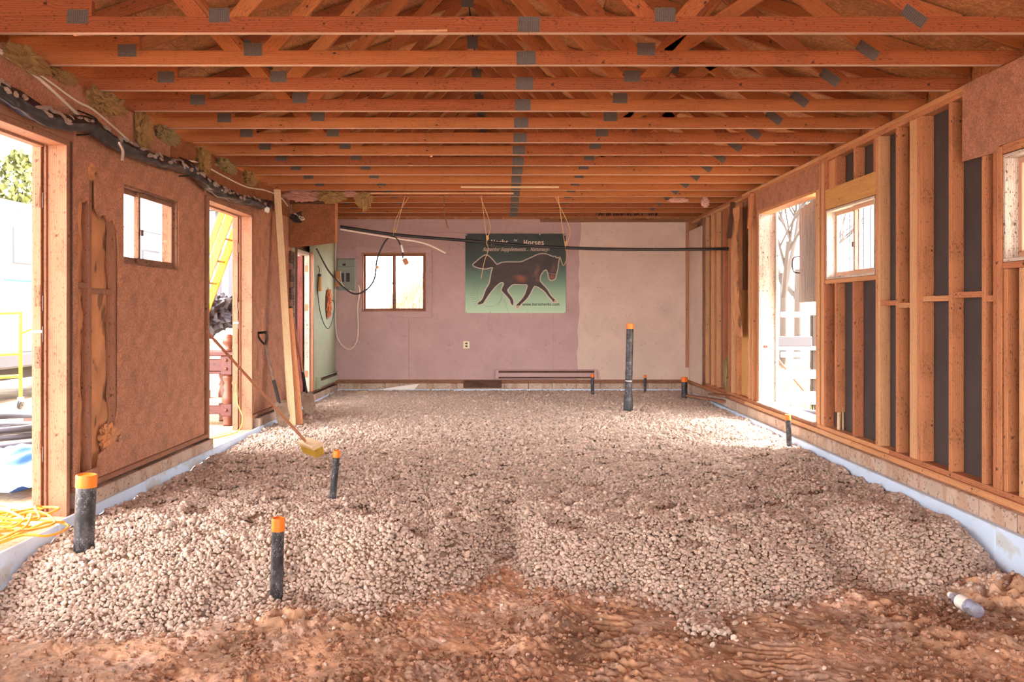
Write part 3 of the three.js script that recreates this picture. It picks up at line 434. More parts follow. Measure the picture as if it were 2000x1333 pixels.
// ---------------------------------------------------------------- windows and door frames
function sideWindow(n, s, xi, xo, d0, d1, y0, y1, frame, sash, label, flip, at) {    // xi: room side, xo: outer side
  const g = group('window_' + n), a = Math.min(xi, xo), b = Math.max(xi, xo), t = 0.022, xm = (xi + 2 * xo) / 3, X = (k) => [xm + s * k - 0.012, xm + s * k + 0.012];
  B('frame_board', g, frame, a, b, y0 + 0.0005, y0 + t, d0, d1); B('frame_board', g, frame, a, b, y1 - t, y1 - 0.0005, d0, d1); B('frame_board', g, frame, a, b, y0 + t, y1 - t, d0, d0 + t); B('frame_board', g, frame, a, b, y0 + t, y1 - t, d1 - t, d1);
  const dm = at ?? (d0 + d1) / 2;
  for (const [p, q, k] of [[d0 + t, dm + 0.03, flip ? 0.014 : -0.014], [dm - 0.03, d1 - t, flip ? -0.014 : 0.014]]) {
    const [u, v] = X(k), w = 0.036, lo = y0 + t, hi = y1 - t;
    B('sash_rail', g, sash, u, v, lo, lo + w + 0.012, p, q); B('sash_rail', g, sash, u, v, hi - w, hi, p, q); B('sash_stile', g, sash, u, v, lo + w, hi - w, p, p + w); B('sash_stile', g, sash, u, v, lo + w, hi - w, q - w, q);
    B('glass_pane', g, M.glass, (u + v) / 2 - 0.001, (u + v) / 2 + 0.001, lo + w, hi - w, p + w, q - w, 0);
  }
  B('latch', g, M.dark, xm - s * 0.04 - 0.008, xm - s * 0.04 + 0.008, (y0 + y1) / 2 - 0.06, (y0 + y1) / 2 - 0.01, dm - 0.012, dm + 0.012);
  structure(g, label, 'window'); return g;
}
sideWindow(1, 1, 3.1, 3.22, WIN1[0] + 0.002, WIN1[1] - 0.002, WY0, WY1, M.whitefr, M.alu, 'sliding window in the right stud wall beside the barn doorway');
sideWindow(2, 1, 3.1, 3.22, WIN2[0] + 0.002, WIN2[1] - 0.002, WY0, WY1, M.whitefr, M.alu, 'sliding window cut off by the right edge of the picture');
sideWindow(3, -1, -2.89, -2.975, WINL[0] + 0.002, WINL[1] - 0.002, EYE + 0.352, EYE + 0.968, M.oldwood, M.oldwood, 'small sliding window in the left fibreboard wall', true, 6.82);
{
  const g = group('window_4'), x0 = wx(707), x1 = wx(832), y0 = wy(609), y1 = wy(494), F = DEND - 0.02, c = 0.1;
  for (const [a, b, p, q] of [[x0 - c, x1 + c, y1, y1 + c], [x0 - c, x1 + c, y0 - c, y0], [x0 - c, x0, y0, y1], [x1, x1 + c, y0, y1]]) B('casing_board', g, M.mauve, a, b, p, q, F, DEND - 0.0005);
  for (const [a, b, p, q] of [[x0, x1, y1 - 0.02, y1], [x0, x1, y0, y0 + 0.02], [x0, x0 + 0.02, y0 + 0.02, y1 - 0.02], [x1 - 0.02, x1, y0 + 0.02, y1 - 0.02]]) B('frame_board', g, M.jamb, a, b, p, q, DEND - 0.01, DEND + 0.095);
  const xm = (x0 + x1) / 2;
  for (const [a, b, k] of [[x0 + 0.02, xm + 0.025, 0.05], [xm - 0.025, x1 - 0.02, 0.025]]) {
    const w = 0.034, D0 = DEND + k, D1 = DEND + k + 0.022, lo = y0 + 0.02, hi = y1 - 0.02;
    B('sash_rail', g, M.brownfr, a, b, lo, lo + w, D0, D1); B('sash_rail', g, M.brownfr, a, b, hi - w, hi, D0, D1); B('sash_stile', g, M.brownfr, a, a + w, lo + w, hi - w, D0, D1); B('sash_stile', g, M.brownfr, b - w, b, lo + w, hi - w, D0, D1);
    B('glass_pane', g, M.glass, a + w, b - w, lo + w, hi - w, D0 + 0.01, D0 + 0.012, 0);
  }
  B('latch', g, M.dark, xm - 0.03, xm - 0.012, y0 + 0.45, y0 + 0.49, DEND + 0.01, DEND + 0.024);
  structure(g, 'brown sliding window in the mauve end wall', 'window');
}
function leftDoorFrame(n, d0, d1, top, label, bottom) {
  const g = group('door_' + n), y0 = bottom, y1 = top;
  // far jamb: inner board, stop, outer board with hinge leaves
  B('jamb_board', g, M.jamb, -2.985, XL + 0.02, y0, y1, d1 - 0.04, d1); B('door_stop', g, M.jamb, -3.004, -2.987, y0, y1 - 0.03, d1 - 0.055, d1 - 0.002); B('outer_jamb', g, M.jamb, -3.056, -3.01, y0, y1 - 0.03, d1 - 0.075, d1 - 0.02); B('brick_mould', g, M.jamb, -3.074, -3.058, y0, y1 - 0.03, d1 - 0.065, d1 - 0.01);
  B('jamb_board', g, M.jamb, -2.985, XL + 0.02, y0, y1, d0, d0 + 0.04); B('outer_jamb', g, M.jamb, -3.056, -2.99, y0, y1 - 0.03, d0, d0 + 0.03);
  B('head_board', g, M.jamb, -2.985, XL + 0.02, y1 - 0.04, y1, d0 + 0.04, d1 - 0.04); B('head_board', g, M.jamb, -3.056, -2.99, y1 - 0.055, y1 - 0.001, d0 + 0.03, d1 - 0.075);
  for (const y of [y1 - 0.4, EYE + 0.05, EYE - 0.15, y0 + 0.42]) B('hinge_leaf', g, M.steel, -3.0095, -3.0045, y - 0.05, y + 0.05, d1 - 0.062, d1 - 0.055, 0.001);
  for (const y of [y1 - 0.38, EYE + 0.1, EYE - 0.3, y0 + 0.5]) B('mortise_patch', g, M.oldwood, -3.05, -3.015, y - 0.07, y + 0.07, d1 - 0.078, d1 - 0.0755, 0.001);
  B('strike_plate', g, M.white, -3.06, -3.0, EYE - 0.14, EYE - 0.125, d1 - 0.079, d1 - 0.076, 0.001);
  B('trim_strip', g, M.dark, XL - 0.002, XL + 0.004, y0 + 0.3, y1 + 0.02, d1 + 0.002, d1 + 0.06);
  B('trim_post', g, M.jamb, XL - 0.01, XL + 0.022, y1 + 0.001, y1 + 0.07, d0 - 0.05, d1 + 0.05);
  structure(g, label, 'door frame');
}
leftDoorFrame(1, DOORL1[0], 5.6, EYE + 1.12, 'pink primed door frame without a door at the far left', -0.03);
leftDoorFrame(2, 8.2, 9.66, EYE + 1.11, 'primed door frame without a door beside the small left window', -0.02);
{
  const g = group('door_3');
  B('jamb_board', g, M.whitefr, XR + 0.002, 3.29, yBP - 0.03, EYE + 1.22, 10.44, 10.465); B('jamb_board', g, M.stud[0], XR, 3.25, yBP, EYE + 1.22, DOORR[0] - 0.02, DOORR[0] + 0.018); B('head_board', g, M.stud[0], XR, 3.25, EYE + 1.185, EYE + 1.222, DOORR[0] + 0.02, 10.43); B('sill_board', g, M.whitefr, XR - 0.03, 3.3, yBP, yBP + 0.012, DOORR[0] + 0.02, 10.43);
  B('outer_trim', g, M.whitefr, 3.292, 3.32, yBP - 0.03, EYE + 1.22, 10.4, 10.46);
  const k = mesh('latch', cyl(0.012, 0.02, V(3.2, EYE + 0.44, 10.435), V(3.19, EYE + 0.44, 10.38)), M.steel, g);
  B('strap_hinge', g, M.dark, 3.15, 3.2, EYE - 0.45, EYE - 0.42, 10.43, 10.438);
  structure(g, 'wide barn doorway in the right stud wall', 'doorway');
}
{
  const g = group('door_4');
  B('head_board', g, M.whitefr, -3.0, -2.87, EYE + 0.815, EYE + 0.858, DOORL3[0], DOORL3[1]); B('jamb_board', g, M.whitefr, -2.945, -2.87, 0.106, EYE + 0.815, DOORL3[1] - 0.03, DOORL3[1]); B('sill_board', g, M.whitefr, -3.1, -2.83, 0.106, 0.13, DOORL3[0], DOORL3[1] - 0.03);
  for (const y of [EYE + 0.62, EYE + 0.05, 0.4]) B('hinge_leaf', g, M.tan, -2.935, -2.89, y - 0.05, y + 0.05, DOORL3[1] - 0.034, DOORL3[1] - 0.03, 0.001);
  structure(g, 'narrow white framed doorway under the soffit box', 'doorway');
  const door = group('plank_door'), a = V(-2.96, 0, 12.47), b = V(-3.62, 0, 12.52), dir = b.clone().sub(a), nx = new THREE.Vector3(-dir.z, 0, dir.x).normalize();
  for (let k = 0; k < 5; k++) { const p = a.clone().addScaledVector(dir, (k + 0.04) / 5), q = a.clone().addScaledVector(dir, (k + 0.96) / 5), c = p.clone().add(q).multiplyScalar(0.5); board('plank', door, M.reddoor, c.clone().setY(0.14), c.clone().setY(EYE + 0.8), p.distanceTo(q), 0.03, nx); }
  place(door, 'weathered red plank door standing open in the narrow left doorway', 'door');
}
{ // upper half of the barn door, swung outwards
  const g = group('half_door'), a = V(3.27, 0, 8.8), b = V(3.52, 0, 10.2), dir = b.clone().sub(a), nx = new THREE.Vector3(-dir.z, 0, dir.x).normalize();
  for (let k = 0; k < 6; k++) { const p = a.clone().addScaledVector(dir, (k + 0.015) / 6), q = a.clone().addScaledVector(dir, (k + 0.985) / 6), c = p.clone().add(q).multiplyScalar(0.5); board('plank', g, M.barn, c.clone().setY(EYE + 0.1), c.clone().setY(EYE + 1.21), p.distanceTo(q), 0.03, nx); }
  const h = b.clone().addScaledVector(dir, -0.06).addScaledVector(nx, -0.02); mesh('pull_handle', tubeGeo([h.clone().setY(EYE + 0.45), h.clone().addScaledVector(nx, -0.07).setY(EYE + 0.47), h.clone().addScaledVector(nx, -0.07).setY(EYE + 0.63), h.clone().setY(EYE + 0.65)], 0.008), M.dark, g);
  place(g, 'weathered grey upper half of a barn door, swung open outside', 'door');
}

// ---------------------------------------------------------------- foam boards along the footing
{
  const foam = (x0, x1, y0, y1, d0, d1, label) => one('foam_board', boxGeo(x1 - x0, y1 - y0, d1 - d0, 0.004).translate((x0 + x1) / 2, (y0 + y1) / 2, -(d0 + d1) / 2), M.foam, label, 'foam board', 'pale blue foam boards standing along the footing');
  const rs = [[3.3, 5.2], [5.2, 8.0], [8.0, 10.44], [10.44, 12.4], [12.4, 14.08]], rl = ['pale blue foam board at the right foot of the gravel slope, nearest the camera', 'long pale blue foam board below the right window and open studs', 'pale blue foam board below the barn doorway', 'pale blue foam board past the barn doorway under the bare weathered studs', 'pale blue foam board in the back right corner'];
  rs.forEach(([a, b], k) => foam(2.982, 3.028, -0.42, 0.008, a + 0.002, b - 0.002, rl[k]));
  const ls = [[3.3, 5.32], [5.32, 6.6], [6.6, 8.1], [8.1, 9.7], [9.7, 11.9], [11.9, 14.08]], ll = ['white foam board edge at the front left under the yellow cord', 'foam board behind the thick left standpipe', 'foam board below the small left window', 'foam board across the second left doorway', 'foam board behind the shovels and leaning boards', 'foam board below the green wall in the back left corner'];
  ls.forEach(([a, b], k) => foam(-2.798, -2.782, -0.42, k ? 0.008 + 0.006 * R() : -0.012, a + 0.002, b - 0.002, ll[k]));
  foam(-2.78, -0.1, -0.42, 0.03, 14.085, 14.125, 'left foam strip along the foot of the mauve end wall'); foam(-0.09, 2.98, -0.42, 0.03, 14.085, 14.125, 'right foam strip along the foot of the end wall');
}
// ---------------------------------------------------------------- standpipes
for (const p of PIPES) {
  const g = group('standpipe'), y0 = gravelY(p.x, p.d) - 0.06, L = p.top - y0, r = p.r, put = (o) => { o.position.set(p.x, y0, -p.d); o.rotation.z = -p.lean / L; g.add(o); return o; };
  const cap = 2.1 * Math.min(r, 0.034), uvfix = (q) => { const u = q.attributes.uv, s = q.attributes.position; for (let i = 0; i < u.count; i++) u.setXY(i, u.getX(i) * 6.283 * r, s.getY(i)); return q; };
  put(mesh('pipe', uvfix(lathe([[0.001, 0], [r, 0], [r, L - cap * 0.6], [r * 0.8, L - cap * 0.6]], 28)), M.abs));
  put(mesh('orange_cap', lathe([[r * 1.0, L - cap], [r * 1.07, L - cap], [r * 1.07, L - 0.004], [r * 1.0, L], [r * 0.86, L], [r * 0.8, L - 0.006], [0.001, L - 0.006]], 28), M.orange));
  if (p.tall) { put(mesh('coupling', lathe([[r, 0.0], [r * 1.35, 0.0], [r * 1.35, 0.17], [r * 1.28, 0.18], [r * 1.28, 0.2], [r * 1.22, 0.28], [r, 0.3]], 28), M.abs)); put(mesh('joint_ring', lathe([[r, 0.55], [r * 1.06, 0.55], [r * 1.06, 0.6], [r, 0.61]], 28), M.abs)); put(mesh('cement_ring', lathe([[r, 0.47], [r * 1.03, 0.472], [r * 1.03, 0.478], [r, 0.48]], 28), M.white)); }
  place(g, p.label, 'pipe', 'capped standpipes rising from the gravel');
}

// ---------------------------------------------------------------- hanging conduit, twine, cords
const conduit = [V(-2.255, EYE + 1.15, 11.62), V(-1.53, EYE + 1.047, 11.66), V(-0.58, EYE + 0.97, 11.7), V(0.15, EYE + 0.91, 11.72), V(0.82, EYE + 0.872, 11.74), V(1.5, EYE + 0.853, 11.76), V(2.3, EYE + 0.85, 11.78), V(3.08, EYE + 0.862, 11.8)];
one('black_conduit', tubeGeo(conduit, 0.021, 12, 90), M.black, 'long sagging black conduit hung across the room in front of the end wall', 'conduit');
{
  const w = tubeGeo([V(-2.25, EYE + 1.112, 11.6), V(-1.53, EYE + 0.995, 11.62), V(-1.1, EYE + 0.92, 11.62), V(-0.82, EYE + 0.79, 11.62)], 0.011, 8, 40); one('white_conduit_tail', w, M.cable, 'thin white tube tied below the black conduit and drooping at its end', 'tube');
  const loop = (x, ytop, dTop, label, tail) => { const i = conduit.findIndex((c) => c.x > x), t = (x - conduit[i - 1].x) / (conduit[i].x - conduit[i - 1].x), c = conduit[i - 1].clone().lerp(conduit[i], t), g = group('twine_loop');
    mesh('strand', tubeGeo([V(x + ytop, YC, dTop), V(x + 0.05, c.y + 0.2, (dTop - c.z) / 2), c.clone().add(new THREE.Vector3(0.0, 0.026, 0.022)), c.clone().add(new THREE.Vector3(-0.005, -0.03, 0.01)), c.clone().add(new THREE.Vector3(0.0, -0.02, -0.024)), V(x + ytop * 0.8, YC, dTop - 0.06)], 0.0042, 6, 40), M.twine, g);
    mesh('knot', tuftGeo(x, 0.014, 0.03, 0.014).translate(c.x + 0.01, c.y + 0.06, c.z + 0.02), M.twine, g);
    if (tail) mesh('loose_end', tubeGeo([c.clone().add(new THREE.Vector3(0, -0.02, 0.03)), c.clone().add(new THREE.Vector3(0.02, -0.1, 0.03)), c.clone().add(new THREE.Vector3(-0.03, -0.25, 0.03)), c.clone().add(new THREE.Vector3(-0.08, tail, 0.03))], 0.004, 6, 24), M.twine, g);
    place(g, label, 'twine', 'twine loops holding the black conduit'); };
  loop(-1.53, 0.24, 11.38, 'twine loop over the conduit in front of the window'); loop(-0.26, -0.08, 11.38, 'thin twine with a long hanging end in front of the banner left', -0.5); loop(0.82, -0.16, 11.38, 'twine loop tied around the conduit at the right edge of the banner', -0.12);
  const c = group('hanging_cord');
  mesh('cord', tubeGeo([V(-2.6, EYE + 0.86, 11.7), V(-2.4, EYE + 0.5, 11.75), V(-2.1, EYE + 0.24, 11.8), V(-1.95, EYE + 0.28, 11.8), V(-1.82, EYE + 0.42, 11.75), V(-1.75, EYE + 0.75, 11.68), V(-1.6, EYE + 1.0, 11.64), V(-1.5, EYE + 1.0, 11.62), V(-1.42, EYE + 0.85, 11.62), V(-1.4, EYE + 0.72, 11.62)], 0.0115, 8, 90), M.black, c);
  mesh('white_sleeve', cyl(0.016, 0.016, V(-1.425, EYE + 0.9, 11.62), V(-1.4, EYE + 0.8, 11.62)), M.white, c); B('plug', c, M.kraft, -1.4, -1.33, EYE + 0.63, EYE + 0.72, 11.59, 11.65, 0.01).rotation.z = 0.5; B('tag', c, M.kraft, -1.79, -1.74, EYE + 0.58, EYE + 0.62, 11.69, 11.7);
  place(c, 'looped black cord with pale plugs hanging from the conduit', 'cord');
  one('bent_rod', tubeGeo([V(-0.82, YC + 0.02, 11.36), V(-0.82, EYE + 1.32, 11.38), V(-0.77, EYE + 1.1, 11.4)], 0.008, 6, 16), M.oldwood, 'short thin rod hanging from a truss between window and banner', 'rod');
}

// ---------------------------------------------------------------- banner
{
  const cw = 1365, ch = 1090, c = document.createElement('canvas'); c.width = cw; c.height = ch; const x = c.getContext('2d'), T = (p) => p.map(([a, b]) => [a - 70, b - 120]);
  const gr = x.createLinearGradient(0, 0, 0, ch); gr.addColorStop(0, '#26302c'); gr.addColorStop(0.33, '#2b3a34'); gr.addColorStop(0.55, '#5c7a66'); gr.addColorStop(0.8, '#9fbf9f'); gr.addColorStop(1, '#b9d8b4'); x.fillStyle = gr; x.fillRect(0, 0, cw, ch);
  x.strokeStyle = 'rgba(60,90,75,0.35)'; x.lineWidth = 5; x.beginPath(); x.arc(330, 830, 170, 0, 6.3); x.stroke(); for (let k = 0; k < 22; k++) { const a = 2.4 + k * 0.13; x.beginPath(); x.moveTo(330 + 190 * Math.cos(a), 830 + 190 * Math.sin(a)); x.lineTo(330 + 260 * Math.cos(a + 0.05), 830 + 260 * Math.sin(a + 0.05)); x.stroke(); }
  x.beginPath(); x.moveTo(440, 990); x.bezierCurveTo(520, 900, 470, 760, 600, 640); x.stroke(); x.beginPath(); x.moveTo(470, 900); x.bezierCurveTo(560, 880, 540, 1000, 590, 1080); x.stroke();
  const horse = T([[500, 555], [560, 515], [700, 512], [830, 515], [900, 480], [1000, 435], [1060, 405], [1140, 395], [1210, 418], [1270, 445], [1288, 428], [1300, 462], [1347, 448], [1332, 500], [1324, 600], [1298, 680], [1292, 740], [1240, 758], [1212, 740], [1202, 690], [1192, 645], [1165, 600], [1120, 640], [1085, 690], [1078, 760], [1100, 800], [1180, 880], [1220, 960], [1270, 1015], [1320, 1045], [1300, 1065], [1260, 1060], [1250, 1030], [1200, 980], [1150, 910], [1080, 860], [1010, 825], [980, 880], [940, 960], [890, 1030], [812, 1095], [792, 1140], [766, 1145], [760, 1100], [810, 1052], [870, 980], [900, 900], [925, 812], [850, 815], [720, 808], [690, 830], [640, 880], [636, 910], [690, 980], [722, 1030], [720, 1100], [702, 1100], [684, 1062], [680, 1030], [620, 960], [560, 900], [565, 880], [604, 800], [560, 772], [480, 840], [412, 920], [370, 980], [330, 1042], [310, 1080], [240, 1095], [235, 1070], [290, 1040], [320, 980], [350, 880], [402, 810], [418, 700], [432, 620], [452, 582], [420, 578], [380, 592], [330, 600], [260, 588], [200, 570], [168, 548], [222, 505], [280, 452], [330, 418], [370, 415], [430, 470], [470, 520]]);
  const path = () => { x.beginPath(); horse.forEach(([a, b], i) => { const [e, f] = horse[(i + 1) % horse.length], mx = (a + e) / 2, my = (b + f) / 2; if (!i) x.moveTo(mx, my); else x.quadraticCurveTo(a, b, mx, my); }); const [a, b] = horse[0], [e, f] = horse[1]; x.quadraticCurveTo(a, b, (a + e) / 2, (b + f) / 2); x.closePath(); };
  x.lineJoin = 'round'; for (const [w, al] of [[44, 0.12], [34, 0.25], [24, 0.5], [14, 0.8]]) { path(); x.strokeStyle = `rgba(214,190,172,${al})`; x.lineWidth = w; x.stroke(); }
  path(); x.fillStyle = '#3a2724'; x.fill(); x.save(); path(); x.clip(); const r = rng(12);
  const blob = (a, b, rx, ry, col) => { x.fillStyle = col; const soft = /0\.[4-9]\d*\)$/.test(col) ? 7 : 1; x.save(); x.globalAlpha = soft > 1 ? 0.3 : 1; for (let q = 0; q < soft; q++) { const k = 1.25 - q * 0.15; x.beginPath(); x.ellipse(a - 70 + 8 * Math.sin(q * 2.1), b - 120 + 6 * Math.cos(q * 1.7), rx * k, ry * k, 0.2 * q, 0, 6.3); x.fill(); } x.restore(); };
  for (let k = 0; k < 260; k++) blob(150 + 1200 * r(), 400 + 700 * r(), 20 + 50 * r(), 10 + 26 * r(), ['rgba(86,58,46,0.10)', 'rgba(30,18,18,0.12)', 'rgba(110,72,52,0.07)'][k % 3]);
  blob(810, 735, 105, 50, 'rgba(130,66,44,0.55)'); blob(830, 730, 60, 36, 'rgba(165,84,54,0.45)'); blob(1250, 715, 42, 36, 'rgba(150,80,56,0.7)'); blob(1040, 640, 26, 95, 'rgba(140,100,72,0.45)'); blob(1050, 760, 32, 24, 'rgba(120,72,52,0.5)');
  blob(300, 520, 160, 80, 'rgba(40,20,20,0.6)'); blob(1180, 520, 60, 110, 'rgba(40,30,30,0.45)'); blob(1270, 600, 34, 80, 'rgba(112,78,62,0.4)'); blob(790, 1125, 30, 22, '#b99a80'); blob(1300, 1045, 26, 18, '#b99a80');
  x.strokeStyle = 'rgba(120,92,76,0.5)'; x.lineWidth = 5; for (const l of [[[880, 560], [940, 620], [985, 720]], [[640, 600], [680, 540], [700, 520]], [[930, 570], [1000, 610], [1060, 720]]]) { x.beginPath(); T(l).forEach(([a, b], i) => (i ? x.lineTo(a, b) : x.moveTo(a, b))); x.stroke(); }
  x.strokeStyle = '#b9a090'; x.lineWidth = 4; x.beginPath(); x.moveTo(1130, 545); x.lineTo(1225, 555); x.stroke(); blob(1285, 545, 6, 5, '#120c0c'); x.restore();
  x.fillStyle = '#d9c0ae'; x.textBaseline = 'alphabetic'; x.font = 'bold 96px sans-serif'; const fit = (t, a, b, w) => { const m = x.measureText(t).width; x.save(); x.translate(a - 70, b - 120); x.scale(w / m, 1); x.fillText(t, 0, 0); x.restore(); };
  fit('Herbs', 415, 272, 240); fit('Horses', 855, 276, 285); x.font = 'bold 44px sans-serif'; fit('for', 730, 226, 50);
  x.font = 'italic 62px serif'; x.save(); x.transform(1, 0, -0.22, 1, 0, 0); x.restore(); x.save(); x.translate(302 - 70, 356 - 120); x.transform(1, 0, -0.25, 1, 0, 0); { const m = x.measureText('Superior Supplements... Naturally!').width; x.scale(908 / m, 1); x.fillText('Superior Supplements... Naturally!', 0, 0); x.strokeStyle = '#d9c0ae'; x.lineWidth = 1.2; x.strokeText('Superior Supplements... Naturally!', 0, 0); } x.restore();
  x.fillStyle = '#26302c'; x.font = 'bold 56px sans-serif'; fit('www.horseherbs.com', 845, 1108, 505);
  const t = new THREE.CanvasTexture(c); t.colorSpace = THREE.SRGBColorSpace; t.magFilter = THREE.LinearFilter;
  const g = group('wall_banner'), x0 = wx(909), x1 = wx(1105), y0 = wy(612), y1 = wy(457), q = new THREE.PlaneGeometry(x1 - x0, y1 - y0, 60, 48), p = q.attributes.position;
  for (let i = 0; i < p.count; i++) { const a = p.getX(i), b = p.getY(i), top = sstep(0.2, 0.66, b); p.setZ(i, 0.008 * n2(a * 3, b * 1.2) * (0.3 + top) + 0.006 * n2(a * 9 + b * 6, b * 3) * top + 0.008); } q.computeVertexNormals();
  const o = mesh('printed_sheet', q, new THREE.MeshStandardMaterial({ map: t, roughness: 0.55, side: THREE.DoubleSide }), g); o.position.set((x0 + x1) / 2, (y0 + y1) / 2, -(DEND - 0.012));
  for (const [u, v] of [[0.01, 0.01], [0.25, 0.01], [0.62, 0.01], [0.99, 0.01], [0.01, 0.985], [0.74, 0.99], [0.99, 0.985]]) mesh('grommet', cyl(0.012, 0.012, V(lerp(x0, x1, u), lerp(y0, y1, v), DEND - 0.03), V(lerp(x0, x1, u), lerp(y0, y1, v), DEND - 0.036), 10), M.steel, g);
  place(g, 'dark green banner with a trotting brown horse and white lettering', 'banner');
}

// ---------------------------------------------------------------- fittings on the end wall and the green wall
{
  const g = group('electrical_panel'), x0 = wx(660), x1 = wx(696), y0 = wy(568), y1 = wy(506), m = mat('#8f978a', Tplaster, { roughness: 0.5 });
  B('cabinet', g, m, x0, x1, y0, y1, DEND - 0.07, DEND - 0.0005, 0.006); const cv = B('cover', g, m, x0 + 0.008, x1 - 0.008, y0 + 0.008, wy(522), DEND - 0.084, DEND - 0.0705, 0.004); const uc = B('upper_cover', g, m, x0 + 0.008, x1 - 0.008, wy(521), y1 - 0.01, DEND - 0.084, DEND - 0.0705, 0.004);
  under(cv, B('breaker_row', null, M.black, wx(668), wx(674), wy(551), wy(534), DEND - 0.09, DEND - 0.085)); under(cv, B('breaker_row', null, M.black, wx(678), wx(685), wy(551), wy(534), DEND - 0.09, DEND - 0.085)); under(uc, B('main_switch', null, M.black, wx(671), wx(677), wy(520), wy(515.5), DEND - 0.09, DEND - 0.085)); B('side_box', g, M.kraft, wx(658), wx(667), wy(560), wy(530), DEND - 0.12, DEND - 0.091, 0.005);
  place(g, 'grey green breaker panel left of the back window', 'breaker panel');
  one('white_cable', tubeGeo([V(wx(657), YC - 0.1, DEND - 0.03), V(wx(656), wy(540), DEND - 0.03), V(wx(656), wy(620), DEND - 0.03), V(wx(660), wy(660), DEND - 0.03), V(wx(673), wy(679), DEND - 0.03), V(wx(686), wy(682), DEND - 0.03), V(wx(697), wy(668), DEND - 0.03), V(wx(700), wy(640), DEND - 0.03), V(wx(699), wy(600), DEND - 0.03), V(wx(703), wy(566), DEND - 0.03), V(wx(700), wy(558), DEND - 0.02)], 0.011, 8, 90), M.cable, 'white cable drooping in a long loop under the breaker panel', 'cable');
  const wires = group('loose_wires'); mesh('wire', tubeGeo([V(wx(660), wy(545), DEND - 0.13), V(wx(672), wy(556), DEND - 0.14), V(wx(680), wy(566), DEND - 0.15), V(wx(690), wy(570), DEND - 0.15)], 0.006, 6, 20), M.cable, wires); mesh('wire', tubeGeo([V(wx(668), wy(530), DEND - 0.12), V(wx(671), wy(555), DEND - 0.14), V(wx(682), wy(568), DEND - 0.15), V(wx(689), wy(568), DEND - 0.15)], 0.006, 6, 20), M.white, wires); place(wires, 'two stripped white wire ends hanging in front of the breaker panel', 'wires');
  const outlet = (px0, px1, py0, py1, m, label) => { const o = group('wall_outlet'); const cp = B('cover_plate', o, m, wx(px0), wx(px1), wy(py1), wy(py0), DEND - 0.008, DEND - 0.0005, 0.002); for (const k of [0.3, 0.7]) under(cp, B('socket', null, m === M.ivory ? M.dark : M.mauve, wx(lerp(px0, px1, 0.32)), wx(lerp(px0, px1, 0.68)), wy(lerp(py0, py1, k) + 1.6), wy(lerp(py0, py1, k) - 1.6), DEND - 0.0105, DEND - 0.0082, 0.001)); place(o, label, 'outlet'); };
  outlet(905, 917, 667, 681, M.ivory, 'ivory double outlet on the mauve wall below the banner'); outlet(941, 948, 690, 703, M.mauve, 'mauve painted outlet above the wall heater');
  const h = group('baseboard_heater'), hx0 = wx(968), hx1 = wx(1166); B('back_plate', h, M.mauve, hx0, hx1, wy(740), wy(722), DEND - 0.02, DEND - 0.0005); B('front_cover', h, M.mauve, hx0 + 0.02, hx1 - 0.02, wy(736.2), wy(728.2), DEND - 0.07, DEND - 0.055, 0.006); B('top_lip', h, M.mauve, hx0 + 0.02, hx1 - 0.02, wy(724), wy(722.4), DEND - 0.07, DEND - 0.0205); B('element', h, M.dark, hx0 + 0.02, hx1 - 0.02, wy(739), wy(724.1), DEND - 0.045, DEND - 0.0255); for (const a of [hx0, hx1 - 0.05]) B('end_cap', h, M.mauve, a, a + 0.05, wy(739), wy(722), DEND - 0.075, DEND - 0.021, 0.004); place(h, 'long mauve electric baseboard heater on the end wall', 'heater');  // dark element also paints the shadow gaps above and below the cover
  const s = group('baseboard_heater'), sx = -2.831; B('back_plate', s, M.sage, sx, sx + 0.015, 0.15, 0.33, 12.72, 14.12); B('front_cover', s, M.sage, sx + 0.05, sx + 0.065, 0.185, 0.27, 12.76, 14.1, 0.006); B('top_lip', s, M.sage, sx + 0.0155, sx + 0.06, 0.315, 0.33, 12.76, 14.1); B('element', s, M.dark, sx + 0.0155, sx + 0.045, 0.2, 0.3, 12.78, 14.08); B('end_cap', s, M.sage, sx + 0.0155, sx + 0.07, 0.16, 0.328, 12.72, 12.755, 0.005); place(s, 'pale green electric baseboard heater on the left wall by the corner', 'heater');
  const ph = group('hand_control'), X = -2.83; mesh('hook', tubeGeo([V(X + 0.005, EYE + 0.68, 12.83), V(X + 0.03, EYE + 0.62, 12.83), V(X + 0.02, EYE + 0.56, 12.83)], 0.006, 6, 14), M.dark, ph); B('body', ph, M.ply, X + 0.002, X + 0.055, EYE + 0.3, EYE + 0.52, 12.8, 12.9, 0.012); B('grip', ph, M.black, X + 0.002, X + 0.05, EYE + 0.521, EYE + 0.56, 12.82, 12.88, 0.01);
  mesh('cord', tubeGeo([V(X + 0.03, EYE + 0.54, 12.8), V(X + 0.02, EYE + 0.3, 12.75), V(X + 0.03, EYE + 0.0, 12.86), V(X + 0.05, EYE - 0.22, 13.1), V(X + 0.06, EYE - 0.27, 13.35), V(X + 0.05, EYE - 0.12, 13.7), V(X + 0.05, EYE + 0.12, 13.85), V(X + 0.03, EYE + 0.2, 13.6)], 0.007, 6, 70), M.black, ph); place(ph, 'yellow hand control with black cord hung on the green wall', 'control');
  one('insulation_tuft', tuftGeo(41, 0.03, 0.2, 0.14).translate(-2.81, EYE + 0.12, -13.55), mat('#b5623a', null, { roughness: 1 }), 'rusty orange insulation bulging from a torn hole in the green wall', 'insulation', 'scraps of glass wool');
}

